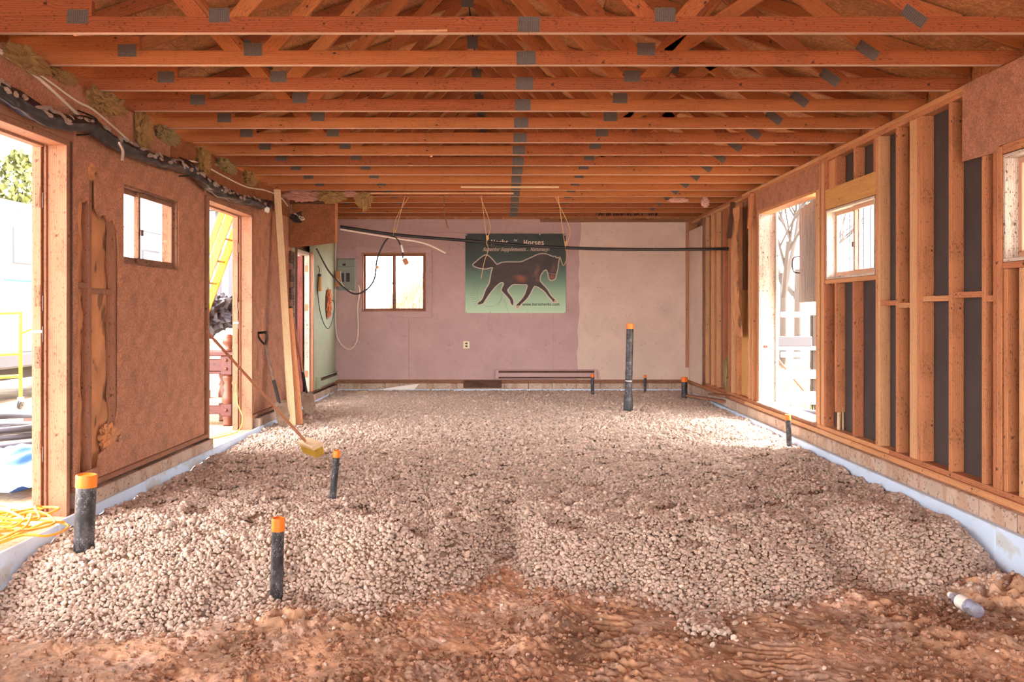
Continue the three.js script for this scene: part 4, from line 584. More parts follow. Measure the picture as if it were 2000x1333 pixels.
// ---------------------------------------------------------------- soffit box at the far left
{
  const g = group('soffit_box'), x0 = XL + 0.02, x1 = -2.262, F = 11.3, yb = EYE + 0.868;
  sheetXY('front_panel', g, M.soffit, F, F + 0.012, [[x0, yb - 0.02], [-2.75, yb - 0.015], [-2.55, yb], [-2.4, yb + 0.02], [x1, yb + 0.035], [x1, YC - 0.11], [x0 + 0.05, YC - 0.11], [x0 + 0.05, EYE + 1.28], [x0 + 0.12, EYE + 1.28], [x0 + 0.12, EYE + 1.17], [x0, EYE + 1.17]]);
  B('corner_batten', g, M.stud[1], x1 - 0.0003, x1 + 0.03, yb + 0.03, YC - 0.1, F - 0.005, F + 0.035); B('top_rail', g, M.dark, x0, x1, YC - 0.108, YC - 0.06, F + 0.002, F + 0.04); B('nailer', g, M.soffit, x1 - 0.12, x1 - 0.013, yb + 0.04, yb + 0.16, F - 0.012, F - 0.0005); B('bottom_batten', g, M.stud[3], x0, x1 - 0.013, yb + 0.05, yb + 0.088, F + 0.013, F + 0.06);
  place(g, 'reddish strand board soffit box hanging in the back left corner', 'soffit box');
  const w = group('wire_nest'), r = rng(17); for (let k = 0; k < 9; k++) { const a = V(x0 + 0.06 + 0.05 * r(), EYE + 1.22, F + 0.03), pts = [a]; for (let j = 0; j < 4; j++) pts.push(V(x0 + 0.02 + 0.2 * r(), EYE + 1.16 + 0.16 * r(), F - 0.03 - 0.07 * r())); mesh('wire', tubeGeo(pts, 0.006, 6, 24), [M.black, M.dark, M.black, M.cable, M.felt][k % 5], w); } mesh('frayed_wool', tuftGeo(5, 0.06, 0.045, 0.035).translate(x0 + 0.08, EYE + 1.24, -F + 0.02), M.felt, w); place(w, 'tangle of dark wires spilling from a hole in the soffit box', 'wires');
  one('ceiling_batten', boxGeo(2.1, 0.02, 0.045).translate(-0.95, YC - 0.0105, -11.0), M.stud[2], 'long thin light batten under the far trusses, left of centre', 'batten'); one('ceiling_batten', boxGeo(1.2, 0.02, 0.045).translate(0.05, YC - 0.0105, -10.45), M.fresh, 'short thin light batten under the far trusses near the splice plates', 'batten');
}

// ---------------------------------------------------------------- scraps of insulation
{
  const T = (seed, x, y, d, rx, ry, rz, m, label, hang = 0) => one('insulation_tuft', tuftGeo(seed, rx, ry, rz, hang).translate(x, y, -d), m, label, 'insulation', 'scraps of glass wool');
  const X = XL + 0.03;
  T(1, X, YC - 0.03, 5.08, 0.05, 0.06, 0.2, M.wool, 'yellow insulation fringe on top of the left wall, nearest the camera'); T(2, X, YC - 0.02, 5.5, 0.04, 0.035, 0.14, M.wool, 'thin yellow insulation shred behind the nearest left fringe'); T(3, X + 0.01, YC - 0.05, 6.05, 0.07, 0.07, 0.2, M.wool, 'yellow insulation clump under the third truss at the left wall');
  T(4, X, YC - 0.12, 6.72, 0.04, 0.13, 0.13, M.wool, 'large tan insulation wad hanging on the left wall above the cable bundle'); T(5, X, YC - 0.05, 7.2, 0.05, 0.06, 0.2, M.woolgreen, 'tan insulation shred behind the large left wad'); T(6, X, YC - 0.12, 8.05, 0.04, 0.12, 0.14, M.wool, 'second hanging insulation wad on the left wall, above the small window'); T(7, X, YC - 0.05, 8.7, 0.05, 0.06, 0.25, M.woolgreen, 'insulation shred on the left wall above the second doorway'); T(8, X, YC - 0.05, 9.5, 0.05, 0.07, 0.2, M.wool, 'insulation clump on the left wall just before the leaning boards');
  T(9, -2.6, YC - 0.05, 10.95, 0.22, 0.06, 0.07, M.woolpink, 'pink insulation along the top of the soffit box'); T(10, -2.25, YC - 0.06, 10.95, 0.17, 0.07, 0.08, M.wool, 'yellow insulation at the top right corner of the soffit box'); T(11, -1.83, YC - 0.06, 11.0, 0.1, 0.06, 0.06, M.wool, 'ragged yellow insulation tuft dangling right of the soffit box', 1.6); T(12, -2.02, YC - 0.02, 10.98, 0.1, 0.03, 0.05, M.woolpink, 'thin pink insulation shred between soffit box and dangling tuft');
  T(13, 2.42, YC + 0.03, 11.985, 0.12, 0.03, 0.04, mat('#e0b4a6', null, { roughness: 1 }), 'pale pink insulation scrap lying on a far truss'); T(14, 2.78, YC - 0.01, 11.9, 0.05, 0.06, 0.05, mat('#e0b4a6', null, { roughness: 1 }), 'pale pink insulation tuft at the back right top');
  T(15, 3.12, 0.42, 12.0, 0.04, 0.22, 0.14, M.woolgreen, 'greenish insulation clump at the foot of the right back studs'); T(16, -2.9, EYE - 0.93, 6.25, 0.03, 0.09, 0.13, M.kraft, 'pale insulation scrap at the foot of the torn left sheathing'); T(17, -2.885, EYE + 0.97, 5.94, 0.015, 0.05, 0.06, M.kraft, 'frayed tear at the top of the split left sheathing');
  // loose kraft-faced batt hanging from the right wall
  const q = new THREE.PlaneGeometry(0.42, 1.7, 16, 50), p = q.attributes.position, uv = q.attributes.uv; for (let i = 0; i < p.count; i++) { let x = p.getX(i), y = p.getY(i); const t = (0.85 - y) / 1.7; if (x > 0) x *= lerp(0.25, 1.05, sstep(0, 0.8, t)) + 0.06 * n2(y * 4, 2); p.setX(i, x); p.setZ(i, 0.04 + 0.05 * Math.sin(t * 3) * (x + 0.21) * 3 + 0.02 * n2(x * 5, y * 3)); uv.setXY(i, x, y); } q.computeVertexNormals(); q.rotateY(-Math.PI / 2); q.translate(XR - 0.02, EYE + 0.52, -11.15);
  const flap = mesh(numbered('insulation_flap'), q, M.kraft.clone()); flap.material.side = THREE.DoubleSide; place(flap, 'torn tan kraft paper flap hanging from the right wall beside the barn doorway', 'insulation');
  one('broken_brace', boxGeo(0.06, 0.5, 0.035).rotateX(0.4).translate(XR - 0.05, YC - 0.3, -11.55), M.dark, 'dark splintered brace hanging from the trusses over the kraft flap', 'brace'); one('broken_brace', boxGeo(0.05, 0.45, 0.04).rotateX(0.3).translate(XR - 0.05, YC - 0.28, -10.62), M.stud[3], 'short slanting brace at the top corner of the barn doorway', 'brace');
}

// ---------------------------------------------------------------- black wrapped bundle and white cables on the left wall
{
  const g = group('cable_bundle'), X = XL + 0.085, P = [[3.6, 1.3], [4.5, 1.235], [5.0, 1.19], [5.35, 1.185], [5.7, 1.245], [6.1, 1.205], [6.6, 1.2], [7.1, 1.225], [7.5, 1.25], [7.9, 1.2], [8.5, 1.17], [9.1, 1.19], [9.7, 1.225], [10.05, 1.255]], pts = P.map(([d, h]) => V(X, EYE + h, d));
  const q = tubeGeo(pts, 0.05, 20, 260), p = q.attributes.position, n = q.attributes.normal; for (let i = 0; i < p.count; i++) { const d = -p.getZ(i), a = 0.016 * n3(d * 2.2, n.getY(i) * 0.9, n.getX(i) * 0.9) + 0.006 * n3(d * 8, n.getY(i) * 2.5, n.getX(i) * 2.5); p.setXYZ(i, p.getX(i) + n.getX(i) * a, p.getY(i) + n.getY(i) * a, p.getZ(i)); } q.computeVertexNormals(); mesh('black_wrap', q, mat('#1e1b22', null, { roughness: 0.35 }), g);
  const r = rng(55), glintFoil = mat('#b3a398', null, { roughness: 0.35, metalness: 0.3 });
  for (let k = 0; k < 95; k++) { const d = 4.4 + 5.4 * r(), i = P.findIndex((a) => a[0] > d), t = (d - P[i - 1][0]) / (P[i][0] - P[i - 1][0]), h = lerp(P[i - 1][1], P[i][1], t), s = 0.02 + 0.03 * r(); const o = mesh('glint_scrap', tuftGeo(k, 0.007, 0.007 + 0.01 * r(), s * 0.95), glintFoil, g), th = -0.2 + 1.2 * r(); o.position.set(X + 0.054 * Math.cos(th), EYE + h + 0.054 * Math.sin(th), -d); o.rotation.set((r() - 0.5) * 0.6, 0, th); }  // pale scraps stand in for silvery glints on the black wrap
  mesh('foil_strip', tubeGeo([V(X + 0.05, EYE + 1.2, 6.05), V(X + 0.07, EYE + 1.14, 6.07), V(X + 0.05, EYE + 1.08, 6.1)], 0.012, 6, 16), glintFoil, g); mesh('open_end', cyl(0.045, 0.05, V(X, EYE + 1.25, 10.03), V(X, EYE + 1.262, 10.1)), M.dark, g); mesh('white_tag', tuftGeo(61, 0.02, 0.03, 0.05).translate(X + 0.04, EYE + 1.17, -9.85), M.white, g);
  for (const [d, h] of [[5.72, 1.25], [7.5, 1.255]]) mesh('strap', tubeGeo([V(XL + 0.004, EYE + h + 0.1, d), V(X + 0.055, EYE + h + 0.03, d), V(X + 0.05, EYE + h - 0.05, d), V(XL + 0.004, EYE + h - 0.07, d)], 0.006, 6, 20), M.black, g);
  place(g, 'black plastic wrapped pipe bundle with silvery glints modelled as scraps along the left wall', 'pipe bundle');
  const c = (pts2, r2, label) => one('white_wall_cable', tubeGeo(pts2.map(([d, h]) => V(XL + 0.018, EYE + h, d)), r2, 8, 90), M.cable, label, 'cable');
  c([[4.0, 1.49], [4.9, 1.46], [5.2, 1.43], [5.6, 1.34], [5.72, 1.31], [5.78, 1.29]], 0.011, 'flat white cable ending at the first strap of the black bundle'); c([[4.0, 1.5], [4.9, 1.475], [5.3, 1.445], [5.7, 1.4], [5.9, 1.4], [6.3, 1.33], [6.6, 1.28], [7.4, 1.31], [7.9, 1.38], [8.6, 1.37], [9.4, 1.37], [10.2, 1.44], [10.9, 1.44], [11.2, 1.38]], 0.008, 'long thin white cable running the length of the left wall');
}

// ---------------------------------------------------------------- tools and boards leaning on the left wall
const unit = (x, y, z) => new THREE.Vector3(x, y, z).normalize();
{
  const b = board('leaning_board', null, M.fresh, V(-2.5, -0.02, 9.98), V(-2.83, YC - 0.03, 10.55), 0.085, 0.038, unit(0.55, 0, 1)); b.name = numbered('leaning_board'); place(b, 'long pale two by four leaning from the gravel to the ceiling', 'board');
  const c = board('leaning_board', null, M.stud[1], V(-2.44, -0.02, 10.08), V(-2.62, EYE + 0.03, 10.3), 0.085, 0.036, unit(0.55, 0, 1)); c.name = numbered('leaning_board'); place(c, 'short two by four leaning behind the long pale board', 'board');
  const g = group('push_broom'), p = V(-1.9, 0.06, 8.05), q = V(-2.84, 1.13, 8.1), hx = -1.845, hd = 8.06, hy = gravelY(hx, hd) + 0.015;
  mesh('handle', cyl(0.0135, 0.0125, V(-1.89, hy + 0.12, 8.06), q), M.tan, g);
  const head = mesh('head_block', boxGeo(0.11, 0.04, 0.3, 0.008), M.fresh, g); head.rotation.set(0.1, 0.7, 0.3); head.position.set(hx, hy + 0.1, -hd);
  const br = rng(8), parts = []; for (let i = 0; i < 8; i++) for (let j = 0; j < 22; j++) { const e = new THREE.CylinderGeometry(0.0045, 0.007, 0.085, 5); e.rotateX((br() - 0.5) * 0.25); e.rotateZ((br() - 0.5) * 0.25); e.translate(-0.042 + i * 0.012, -0.055, -0.14 + j * 0.0133); parts.push(e); } const bris = mesh('bristles', mergeGeometries(parts), mat('#d8ae3e', Tbrush), g); bris.userData.kind = 'stuff'; head.add(bris);
  place(g, 'push broom with yellow bristles, its brown handle leaning on the left wall', 'broom');
  const shovel = (name, top, foot, grip, label) => {
    const s = group(name), dir = foot.clone().sub(top), L = dir.length(); dir.normalize(); const blade = foot.clone().addScaledVector(dir, -0.3), side = unit(-dir.y, dir.x, 0.25);
    mesh('shaft', tubeGeo([top.clone().addScaledVector(dir, grip ? 0.14 : 0), top.clone().lerp(blade, 0.5), blade.clone().addScaledVector(dir, -0.12)], 0.0155, 10, 20), grip ? M.barn : M.tan, s);
    mesh('socket', tubeGeo([blade.clone().addScaledVector(dir, -0.26), blade.clone().addScaledVector(dir, -0.1), blade.clone().addScaledVector(dir, 0.02)], 0.02, 10, 14), M.felt, s);
    const sh = new THREE.Shape(); sh.moveTo(-0.1, 0); sh.lineTo(0.1, 0); sh.lineTo(0.105, 0.18); sh.quadraticCurveTo(0.09, 0.27, 0.0, 0.3); sh.quadraticCurveTo(-0.09, 0.27, -0.105, 0.18); sh.closePath();
    const bg = new THREE.ExtrudeGeometry(sh, { depth: 0.004, bevelEnabled: true, bevelSize: 0.002, bevelThickness: 0.002, bevelSegments: 1, curveSegments: 10 }), bp = bg.attributes.position; for (let i = 0; i < bp.count; i++) bp.setZ(i, bp.getZ(i) + 2.2 * bp.getX(i) ** 2 - 0.02); bg.computeVertexNormals();
    const bl = mesh('blade', bg, mat('#a08672', Tconc, { metalness: 0.4, roughness: 0.6 }), s), zz = unit(0.75, 0.55, 0.5), z2 = zz.addScaledVector(dir, -zz.dot(dir)).normalize(); bl.quaternion.setFromRotationMatrix(new THREE.Matrix4().makeBasis(new THREE.Vector3().crossVectors(dir, z2), dir, z2)); bl.position.copy(blade);
    if (grip) { const a = top.clone(), w = unit(1, 0.1, 0.4).multiplyScalar(0.055), base = top.clone().addScaledVector(dir, 0.16); mesh('grip_fork', tubeGeo([base.clone().addScaledVector(dir, 0.1), base, a.clone().add(w).addScaledVector(dir, 0.06), a.clone().add(w)], 0.012, 8, 20), M.black, s); mesh('grip_fork', tubeGeo([base.clone().addScaledVector(dir, 0.1), base, a.clone().sub(w).addScaledVector(dir, 0.06), a.clone().sub(w)], 0.012, 8, 20), M.black, s); mesh('grip_bar', cyl(0.016, 0.016, a.clone().addScaledVector(w, 1.2), a.clone().addScaledVector(w, -1.2)), M.black, s); }
    place(s, label, 'shovel');
  };
  shovel('spade', V(-2.83, 1.07, 9.9), V(-2.55, -0.02, 9.86), true, 'spade with a black D handle leaning on the left wall'); shovel('shovel', V(-2.8, 1.25, 11.2), V(-2.51, -0.01, 10.95), false, 'brown handled shovel with a dusty blade behind the leaning boards');
}
// ---------------------------------------------------------------- litter on the gravel and soil
{
  one('wood_scrap', boxGeo(0.17, 0.03, 0.07, 0.01).rotateY(0.1).translate(-2.31, gravelY(-2.31, 13.75) + 0.02, -13.75), M.fresh, 'small yellow wood scrap on the gravel near the back left corner', 'wood scrap'); one('paper_scrap', new THREE.ExtrudeGeometry(new THREE.Shape([new THREE.Vector2(0, 0), new THREE.Vector2(0.6, 0.0), new THREE.Vector2(0.68, 0.1), new THREE.Vector2(0.3, 0.05)]), { depth: 0.006, bevelEnabled: false }).rotateX(-0.25).translate(-2.1, 0.03, -13.98), M.white, 'torn pale sheet leaning at the foot of the end wall left side', 'scrap');
  const a = board('wood_scrap', null, M.jamb, V(2.78, 0.03, 13.0), V(3.02, 0.075, 11.75), 0.09, 0.03, new THREE.Vector3(0, 1, 0)); a.name = numbered('wood_scrap'); place(a, 'long broken board lying on the foam at the back right', 'wood scrap'); const b = board('wood_scrap', null, M.oldwood, V(2.98, 0.115, 12.4), V(3.05, 0.15, 11.7), 0.1, 0.03, new THREE.Vector3(0, 1, 0)); b.name = numbered('wood_scrap'); place(b, 'short darker board lying on the footing below the right back studs', 'wood scrap');
  const g = group('plastic_bottle'), L = 0.2, m = new THREE.MeshPhysicalMaterial({ color: '#dfe3f4', transmission: 0.75, thickness: 0, roughness: 0.12, ior: 1.4 }), pr = [[0.001, 0], [0.026, 0.002], [0.031, 0.012], [0.031, 0.05], [0.029, 0.055], [0.031, 0.06], [0.031, 0.12], [0.026, 0.145], [0.012, 0.175], [0.0115, 0.186]];
  const pose = (o) => { o.rotation.set(0, 0.0, 1.2); return o; }, body = new THREE.Group();
  const parts = [mesh('bottle_body', lathe(pr, 20), m), mesh('paper_label', lathe([[0.0316, 0.07], [0.0318, 0.07], [0.0318, 0.125], [0.0316, 0.125]], 20), M.white), mesh('screw_cap', lathe([[0.0001, 0.2], [0.0135, 0.2], [0.0138, 0.186], [0.001, 0.186]], 16), M.white)];
  const bx = 2.45, bd = 4.42, up = unit(-0.12, 0.06, -1), qn = new THREE.Quaternion().setFromUnitVectors(new THREE.Vector3(0, 1, 0), up); for (const o of parts) { o.quaternion.copy(qn); o.scale.setScalar(1.2); o.position.set(bx, dirtY(bx, bd) + 0.045, -bd); g.add(o); } place(g, 'clear empty water bottle lying on the soil at the right', 'bottle');
}
{ // yellow extension cord heaped on the left threshold
  const r = rng(314), pts = []; let a = 0; for (let k = 0; k < 120; k++) { a += 0.5 + 0.25 * r(); const cx = -3.02 + 0.12 * Math.sin(k * 0.21), cd = 4.98 + 0.1 * Math.cos(k * 0.13), R0 = 0.1 + 0.2 * r(); pts.push(V(Math.min(-2.66, cx + R0 * Math.cos(a) * (0.9 + 0.5 * r())), 0.012 + 0.012 * Math.floor(k / 18) + 0.06 * Math.pow(r(), 3), cd + R0 * 1.2 * Math.sin(a))); }
  one('extension_lead', tubeGeo(pts, 0.0075, 8, 900), M.cord, 'heap of yellow extension cord on the near left threshold', 'extension cord');
  one('extension_lead', tubeGeo([V(-3.02, 0.5, 9.55), V(-3.0, 0.3, 9.53), V(-2.9, 0.15, 9.4), V(-2.9, 0.03, 9.3), V(-2.98, 0.0, 9.0), V(-3.2, 0.0, 8.6), V(-3.6, 0.0, 8.3)], 0.006, 8, 60), M.cord, 'thin yellow cord hanging over the jamb of the second left doorway', 'extension cord');
}
// ---------------------------------------------------------------- outside
{
  const land = (x0, x1, d0, d1, step, label, y = -0.02) => structure(mesh(numbered('ground'), field((x, d) => y + 0.012 * n2(x * 1.7, d * 1.7) + 0.006 * n2(x * 6, d * 6), x0, x1, d0, d1, step), M.earth), label, 'ground');
  land(-30, -2.8, -14, 40, 0.25, 'bare pale earth outside the left doorways'); land(3.2, 30, -14, 40, 0.25, 'pale earth outside the barn doorway'); land(-30, 30, 40, 70, 1.0, 'distant pale ground behind the building');
  structure(mesh(numbered('ground'), field((x, d) => -0.02 + 1.9 * sstep(15.6, 21, d) * sstep(-3.2, -0.8, x + 0.15 * (d - 14)) + 0.05 * n2(x, d), -2.79, 3.19, 14.36, 40, 0.2), M.earth), 'earth bank rising behind the end wall', 'ground');
  // dry grass on the bank
  const r = rng(404), A = [], C = [], m4 = new THREE.Matrix4(), e = new THREE.Euler(), blade = new THREE.ConeGeometry(0.008, 1, 3); blade.translate(0, 0.5, 0);
  for (let i = 0; i < 9000; i++) { const x = -6 + 8 * r(), d = 15.2 + 6.5 * r(), y = -0.02 + 1.9 * sstep(15.6, 21, d) * sstep(-3.2, -0.8, x + 0.15 * (d - 14)); if (x < -3 && r() < 0.7) continue; const s = 0.35 + 0.7 * r(); e.set((r() - 0.5) * 0.7, r() * 6, (r() - 0.5) * 0.7); m4.makeRotationFromEuler(e).scale(new THREE.Vector3(1, s, 1)).setPosition(x, y - 0.03, -d); A.push(...m4.elements); const t = 0.6 + 0.5 * r(); C.push(0.2 * t, 0.16 * t, 0.085 * t); }
  const im = new THREE.InstancedMesh(blade, mat('#ffffff', null), A.length / 16); im.name = numbered('dry_grass'); im.instanceMatrix.array.set(A); im.instanceColor = new THREE.InstancedBufferAttribute(new Float32Array(C), 3); im.userData = { label: 'tall dry grass on the bank behind the back window', category: 'grass', kind: 'stuff' }; scene.add(lit(im));
  const A2 = [], C2 = []; for (let i = 0; i < 5000; i++) { const x = 3.4 + 6 * r(), d = 9 + 12 * r(); const s = 0.08 + 0.22 * r() * r() * (d > 12 ? 2 : 1); e.set((r() - 0.5), r() * 6, (r() - 0.5)); m4.makeRotationFromEuler(e).scale(new THREE.Vector3(1, s, 1)).setPosition(x, -0.02, -d); A2.push(...m4.elements); const t = 0.6 + 0.5 * r(), gr = r() < 0.35; C2.push((gr ? 0.06 : 0.2) * t, (gr ? 0.12 : 0.16) * t, (gr ? 0.03 : 0.085) * t); }
  const i2 = new THREE.InstancedMesh(blade, mat('#ffffff', null), A2.length / 16); i2.name = numbered('dry_grass'); i2.instanceMatrix.array.set(A2); i2.instanceColor = new THREE.InstancedBufferAttribute(new Float32Array(C2), 3); i2.userData = { label: 'thin dry grass outside the barn doorway', category: 'grass', kind: 'stuff' }; scene.add(lit(i2));
}
{ // recreational vehicle parked on the left
  const g = group('camper'), w = mat('#e4e4e6', null, { roughness: 0.4 }), X = -7.0;
  B('body', g, w, -9.3, X, 0.72, EYE + 1.58, 9.4, 17.4, 0.08); B('roof_edge', g, M.outgrey, X + 0.0005, X + 0.03, EYE + 1.53, EYE + 1.56, 9.5, 17.3); B('skirt', g, M.outgrey, -9.2, X - 0.02, 0.5, 0.719, 9.5, 17.3, 0.03); B('chassis', g, M.felt, -9.0, X - 0.2, 0.32, 0.499, 9.6, 17.2);
  for (const [d, wd] of [[12.1, 0.75], [16.4, 0.8]]) { const f = B('window_frame', g, M.outgrey, X + 0.0005, X + 0.03, EYE + 0.68, EYE + 1.2, d, d + wd, 0.02), p = B('window_pane', g, mat('#c9ced2', null, { roughness: 0.05 }), X + 0.031, X + 0.034, EYE + 0.73, EYE + 1.15, d + 0.05, d + wd - 0.05, 0.001); f.updateMatrix(); p.position.sub(f.position); f.add(p); }
  for (const d of [13.6, 14.5, 10.3]) { const o = mesh('wheel', lathe([[0.05, -0.1], [0.2, -0.1], [0.33, -0.09], [0.35, -0.04], [0.35, 0.04], [0.33, 0.09], [0.2, 0.1], [0.05, 0.1]], 24), M.black, g); o.rotation.z = Math.PI / 2; o.position.set(X - 0.16, 0.345, -d); }
  for (const [d, y, L] of [[12.2, 1.42, 0.7], [11.9, 0.42, 1.6], [12.6, 0.38, 1.4]]) B('blue_stripe', g, M.blue, X + 0.0005, X + 0.004, EYE + y, EYE + y + 0.035, d, d + L, 0.001);
  place(g, 'white camper with blue stripes parked outside the left doorways', 'camper');
}
{ // yellow rolling scaffold frame
  const g = group('scaffold_frame'), t = (a, b) => mesh('tube', cyl(0.022, 0.022, a, b, 10), M.yellow, g), X0 = -6.75, X1 = -6.45, D0 = 11.2, D1 = 11.5;
  const posts = [[-6.51, 11.45], [-6.93, 11.3]]; for (const [x, d] of posts) { t(V(x, 0.16, d), V(x, EYE + 0.0, d)); const w = mesh('caster', lathe([[0.01, -0.02], [0.06, -0.02], [0.065, 0], [0.06, 0.02], [0.01, 0.02]], 18), M.black, g); w.rotation.z = 1.4; w.position.set(x, 0.06, -d); B('caster_fork', g, M.steel, x - 0.03, x + 0.03, 0.1, 0.17, d - 0.03, d + 0.03); }
  for (const y of [0.45, 0.75, EYE - 0.02]) t(V(posts[0][0], y, posts[0][1]), V(posts[1][0], y - 0.02, posts[1][1])); t(V(-6.51, EYE - 0.3, 11.45), V(-6.2, EYE - 0.05, 11.9));
  place(g, 'yellow rolling scaffold frame in front of the camper', 'scaffold');
  one('dark_post', boxGeo(0.06, 1.75, 0.06).translate(-6.62, 0.87, -11.05), M.dark, 'dark upright post at the left picture edge', 'post');
}
{ // coiled hoses on a tarp
  const hose = (cx, cd, R0, y, ph, label) => { const pts = []; for (let k = 0; k <= 40; k++) { const a = ph + k / 40 * 6.283 * 1.9; pts.push(V(cx + R0 * (1 + 0.06 * Math.sin(k)) * Math.cos(a), y + 0.006 * Math.sin(k * 0.7) + 0.03 * k / 40, cd + R0 * 1.1 * Math.sin(a))); } one('coiled_pipe', tubeGeo(pts, 0.026, 10, 160), M.hose, label, 'pipe coil', 'grey coiled pipes on the ground outside'); };
  hose(-4.95, 8.3, 0.62, 0.05, 0.4, 'lowest coil of grey plastic pipe outside the near left doorway'); hose(-4.9, 8.3, 0.5, 0.13, 2.0, 'middle coil of grey plastic pipe on the stack outside'); hose(-4.95, 8.35, 0.56, 0.21, 4.0, 'top coil of grey plastic pipe on the stack outside');
  const q = new THREE.PlaneGeometry(1.9, 1.5, 60, 50), p = q.attributes.position; for (let i = 0; i < p.count; i++) { const x = p.getX(i), y = p.getY(i); p.setZ(i, 0.05 + 0.05 * n2(x * 1.5, y * 1.5) + 0.025 * Math.abs(n2(x * 4, y * 3)) + 0.1 * sstep(0.1, 0.6, y) * 0.8); } q.computeVertexNormals(); q.rotateX(-Math.PI / 2); q.translate(-4.35, 0.0, -6.75); const m = M.blue.clone(); m.side = THREE.DoubleSide; one('tarp', q, m, 'crumpled bright blue tarp on the ground outside the near left doorway', 'tarp');
  one('timber_offcut', boxGeo(0.3, 0.12, 0.25, 0.006).translate(-5.55, 0.05, -10.2), M.redwood, 'short reddish timber block on the earth behind the pipe coils', 'timber');
}
{ // extension ladder leaning on the eave outside the second doorway
  const g = group('extension_ladder'), A = new THREE.Vector3(0, 0, 1);
  for (const [d, w] of [[10.85, 0.1], [11.25, 0.1]]) { board('rail', g, M.yellow, V(-4.45, -0.02, d), V(-3.3, 3.1, d), w, 0.03, A); board('fly_rail', g, M.yellow, V(-4.0, 1.55, d + (d < 11 ? 0.035 : -0.035)), V(-3.2, 3.7, d + (d < 11 ? 0.035 : -0.035)), 0.075, 0.028, A); }
  for (let k = 1; k < 11; k++) { const t = k / 11, x = lerp(-4.45, -3.3, t), y = lerp(-0.02, 3.1, t); mesh('rung', cyl(0.016, 0.016, V(x, y, 10.866), V(x, y, 11.234), 10), M.steel, g); }
  place(g, 'yellow extension ladder leaning outside the second left doorway', 'ladder');
}
{ // red bench with turned legs, a covered lump and a pale board
  const g = group('turned_bench'), leg = (x, d, sc = 1) => { const o = mesh('turned_leg', lathe([[0.001, 0.0], [0.055, 0.005], [0.06, 0.03], [0.05, 0.075], [0.06, 0.08], [0.06, 0.22], [0.045, 0.24], [0.066, 0.29], [0.066, 0.34], [0.045, 0.43], [0.06, 0.45], [0.04, 0.5], [0.06, 0.56], [0.055, 0.6], [0.001, 0.602]], 24), M.turned, g); o.position.set(x, -0.02, -d); return o; };
  leg(-3.24, 9.95); leg(-3.42, 10.35); const cb = B('corner_block', g, M.redwood, -3.305, -3.175, 0.58, 0.8, 9.885, 10.015, 0.006); const fb = B('foot_block', g, M.redwood, -3.305, -3.175, 0.1, 0.24, 9.885, 10.015, 0.006); B('apron', g, M.redwood, -4.6, -3.306, 0.62, 0.76, 9.92, 9.97, 0.006); B('apron_bead', g, M.redwood, -4.6, -3.306, 0.59, 0.618, 9.91, 9.98, 0.006); B('top_board', g, M.redwood, -4.6, -3.14, 0.801, 0.845, 9.86, 10.4, 0.01); B('stretcher', g, M.redwood, -4.6, -3.306, 0.12, 0.22, 9.92, 9.97, 0.006); B('lower_shelf', g, M.whitefr, -4.6, -3.32, 0.24, 0.28, 9.99, 10.4, 0.006);
  for (const [x, y] of [[-3.24, 0.75], [-3.24, 0.65], [-3.24, 0.17]]) under(y > 0.5 ? cb : fb, mesh('peg', new THREE.SphereGeometry(0.02, 12, 8).translate(x, y, -9.882), M.turned));
  place(g, 'reddish bench with turned legs just outside the second left doorway', 'bench');
  one('turned_finial', lathe([[0.001, 0], [0.08, 0.0], [0.08, 0.02], [0.03, 0.04], [0.075, 0.1], [0.07, 0.16], [0.03, 0.2], [0.001, 0.2]], 24).translate(-3.26, 0.846, -10.05), M.turned, 'round turned wooden finial standing on the reddish bench', 'finial'); one('pale_board', boxGeo(0.6, 0.09, 0.2, 0.004).translate(-3.86, 0.326, -10.2), M.whitefr, 'pale board lying on the lower shelf of the reddish bench', 'board');
  one('covered_bundle', tuftGeo(71, 0.3, 0.24, 0.25).translate(-3.98, 1.29, -11.6), mat('#4a4956', null, { roughness: 0.5 }), 'bundle under a crumpled grey cover outside the second left doorway', 'bundle'); one('crate', boxGeo(0.7, 0.95, 0.5, 0.01).translate(-4.0, 0.455, -11.65), M.whitefr, 'pale crate under the grey covered bundle', 'crate');
  const s = group('metal_shed'), X = -6.9; for (let k = 0; k < 22; k++) B('corrugated_sheet', s, k % 2 ? M.grey : M.outgrey, X + k * 0.14, X + k * 0.14 + 0.134, 1.55, 3.4, 17.8 + 0.02 * (k % 2), 17.84 + 0.02 * (k % 2), 0.008); B('shed_post', s, M.barn, -6.9, -6.8, -0.02, 3.4, 17.88, 17.98); B('shed_post', s, M.barn, -3.95, -3.85, -0.02, 3.4, 17.88, 17.98); B('shed_roof', s, M.outgrey, -7.1, -3.7, 3.41, 3.46, 17.6, 19.5); place(s, 'pale corrugated shed wall behind the yellow ladder', 'shed');
}
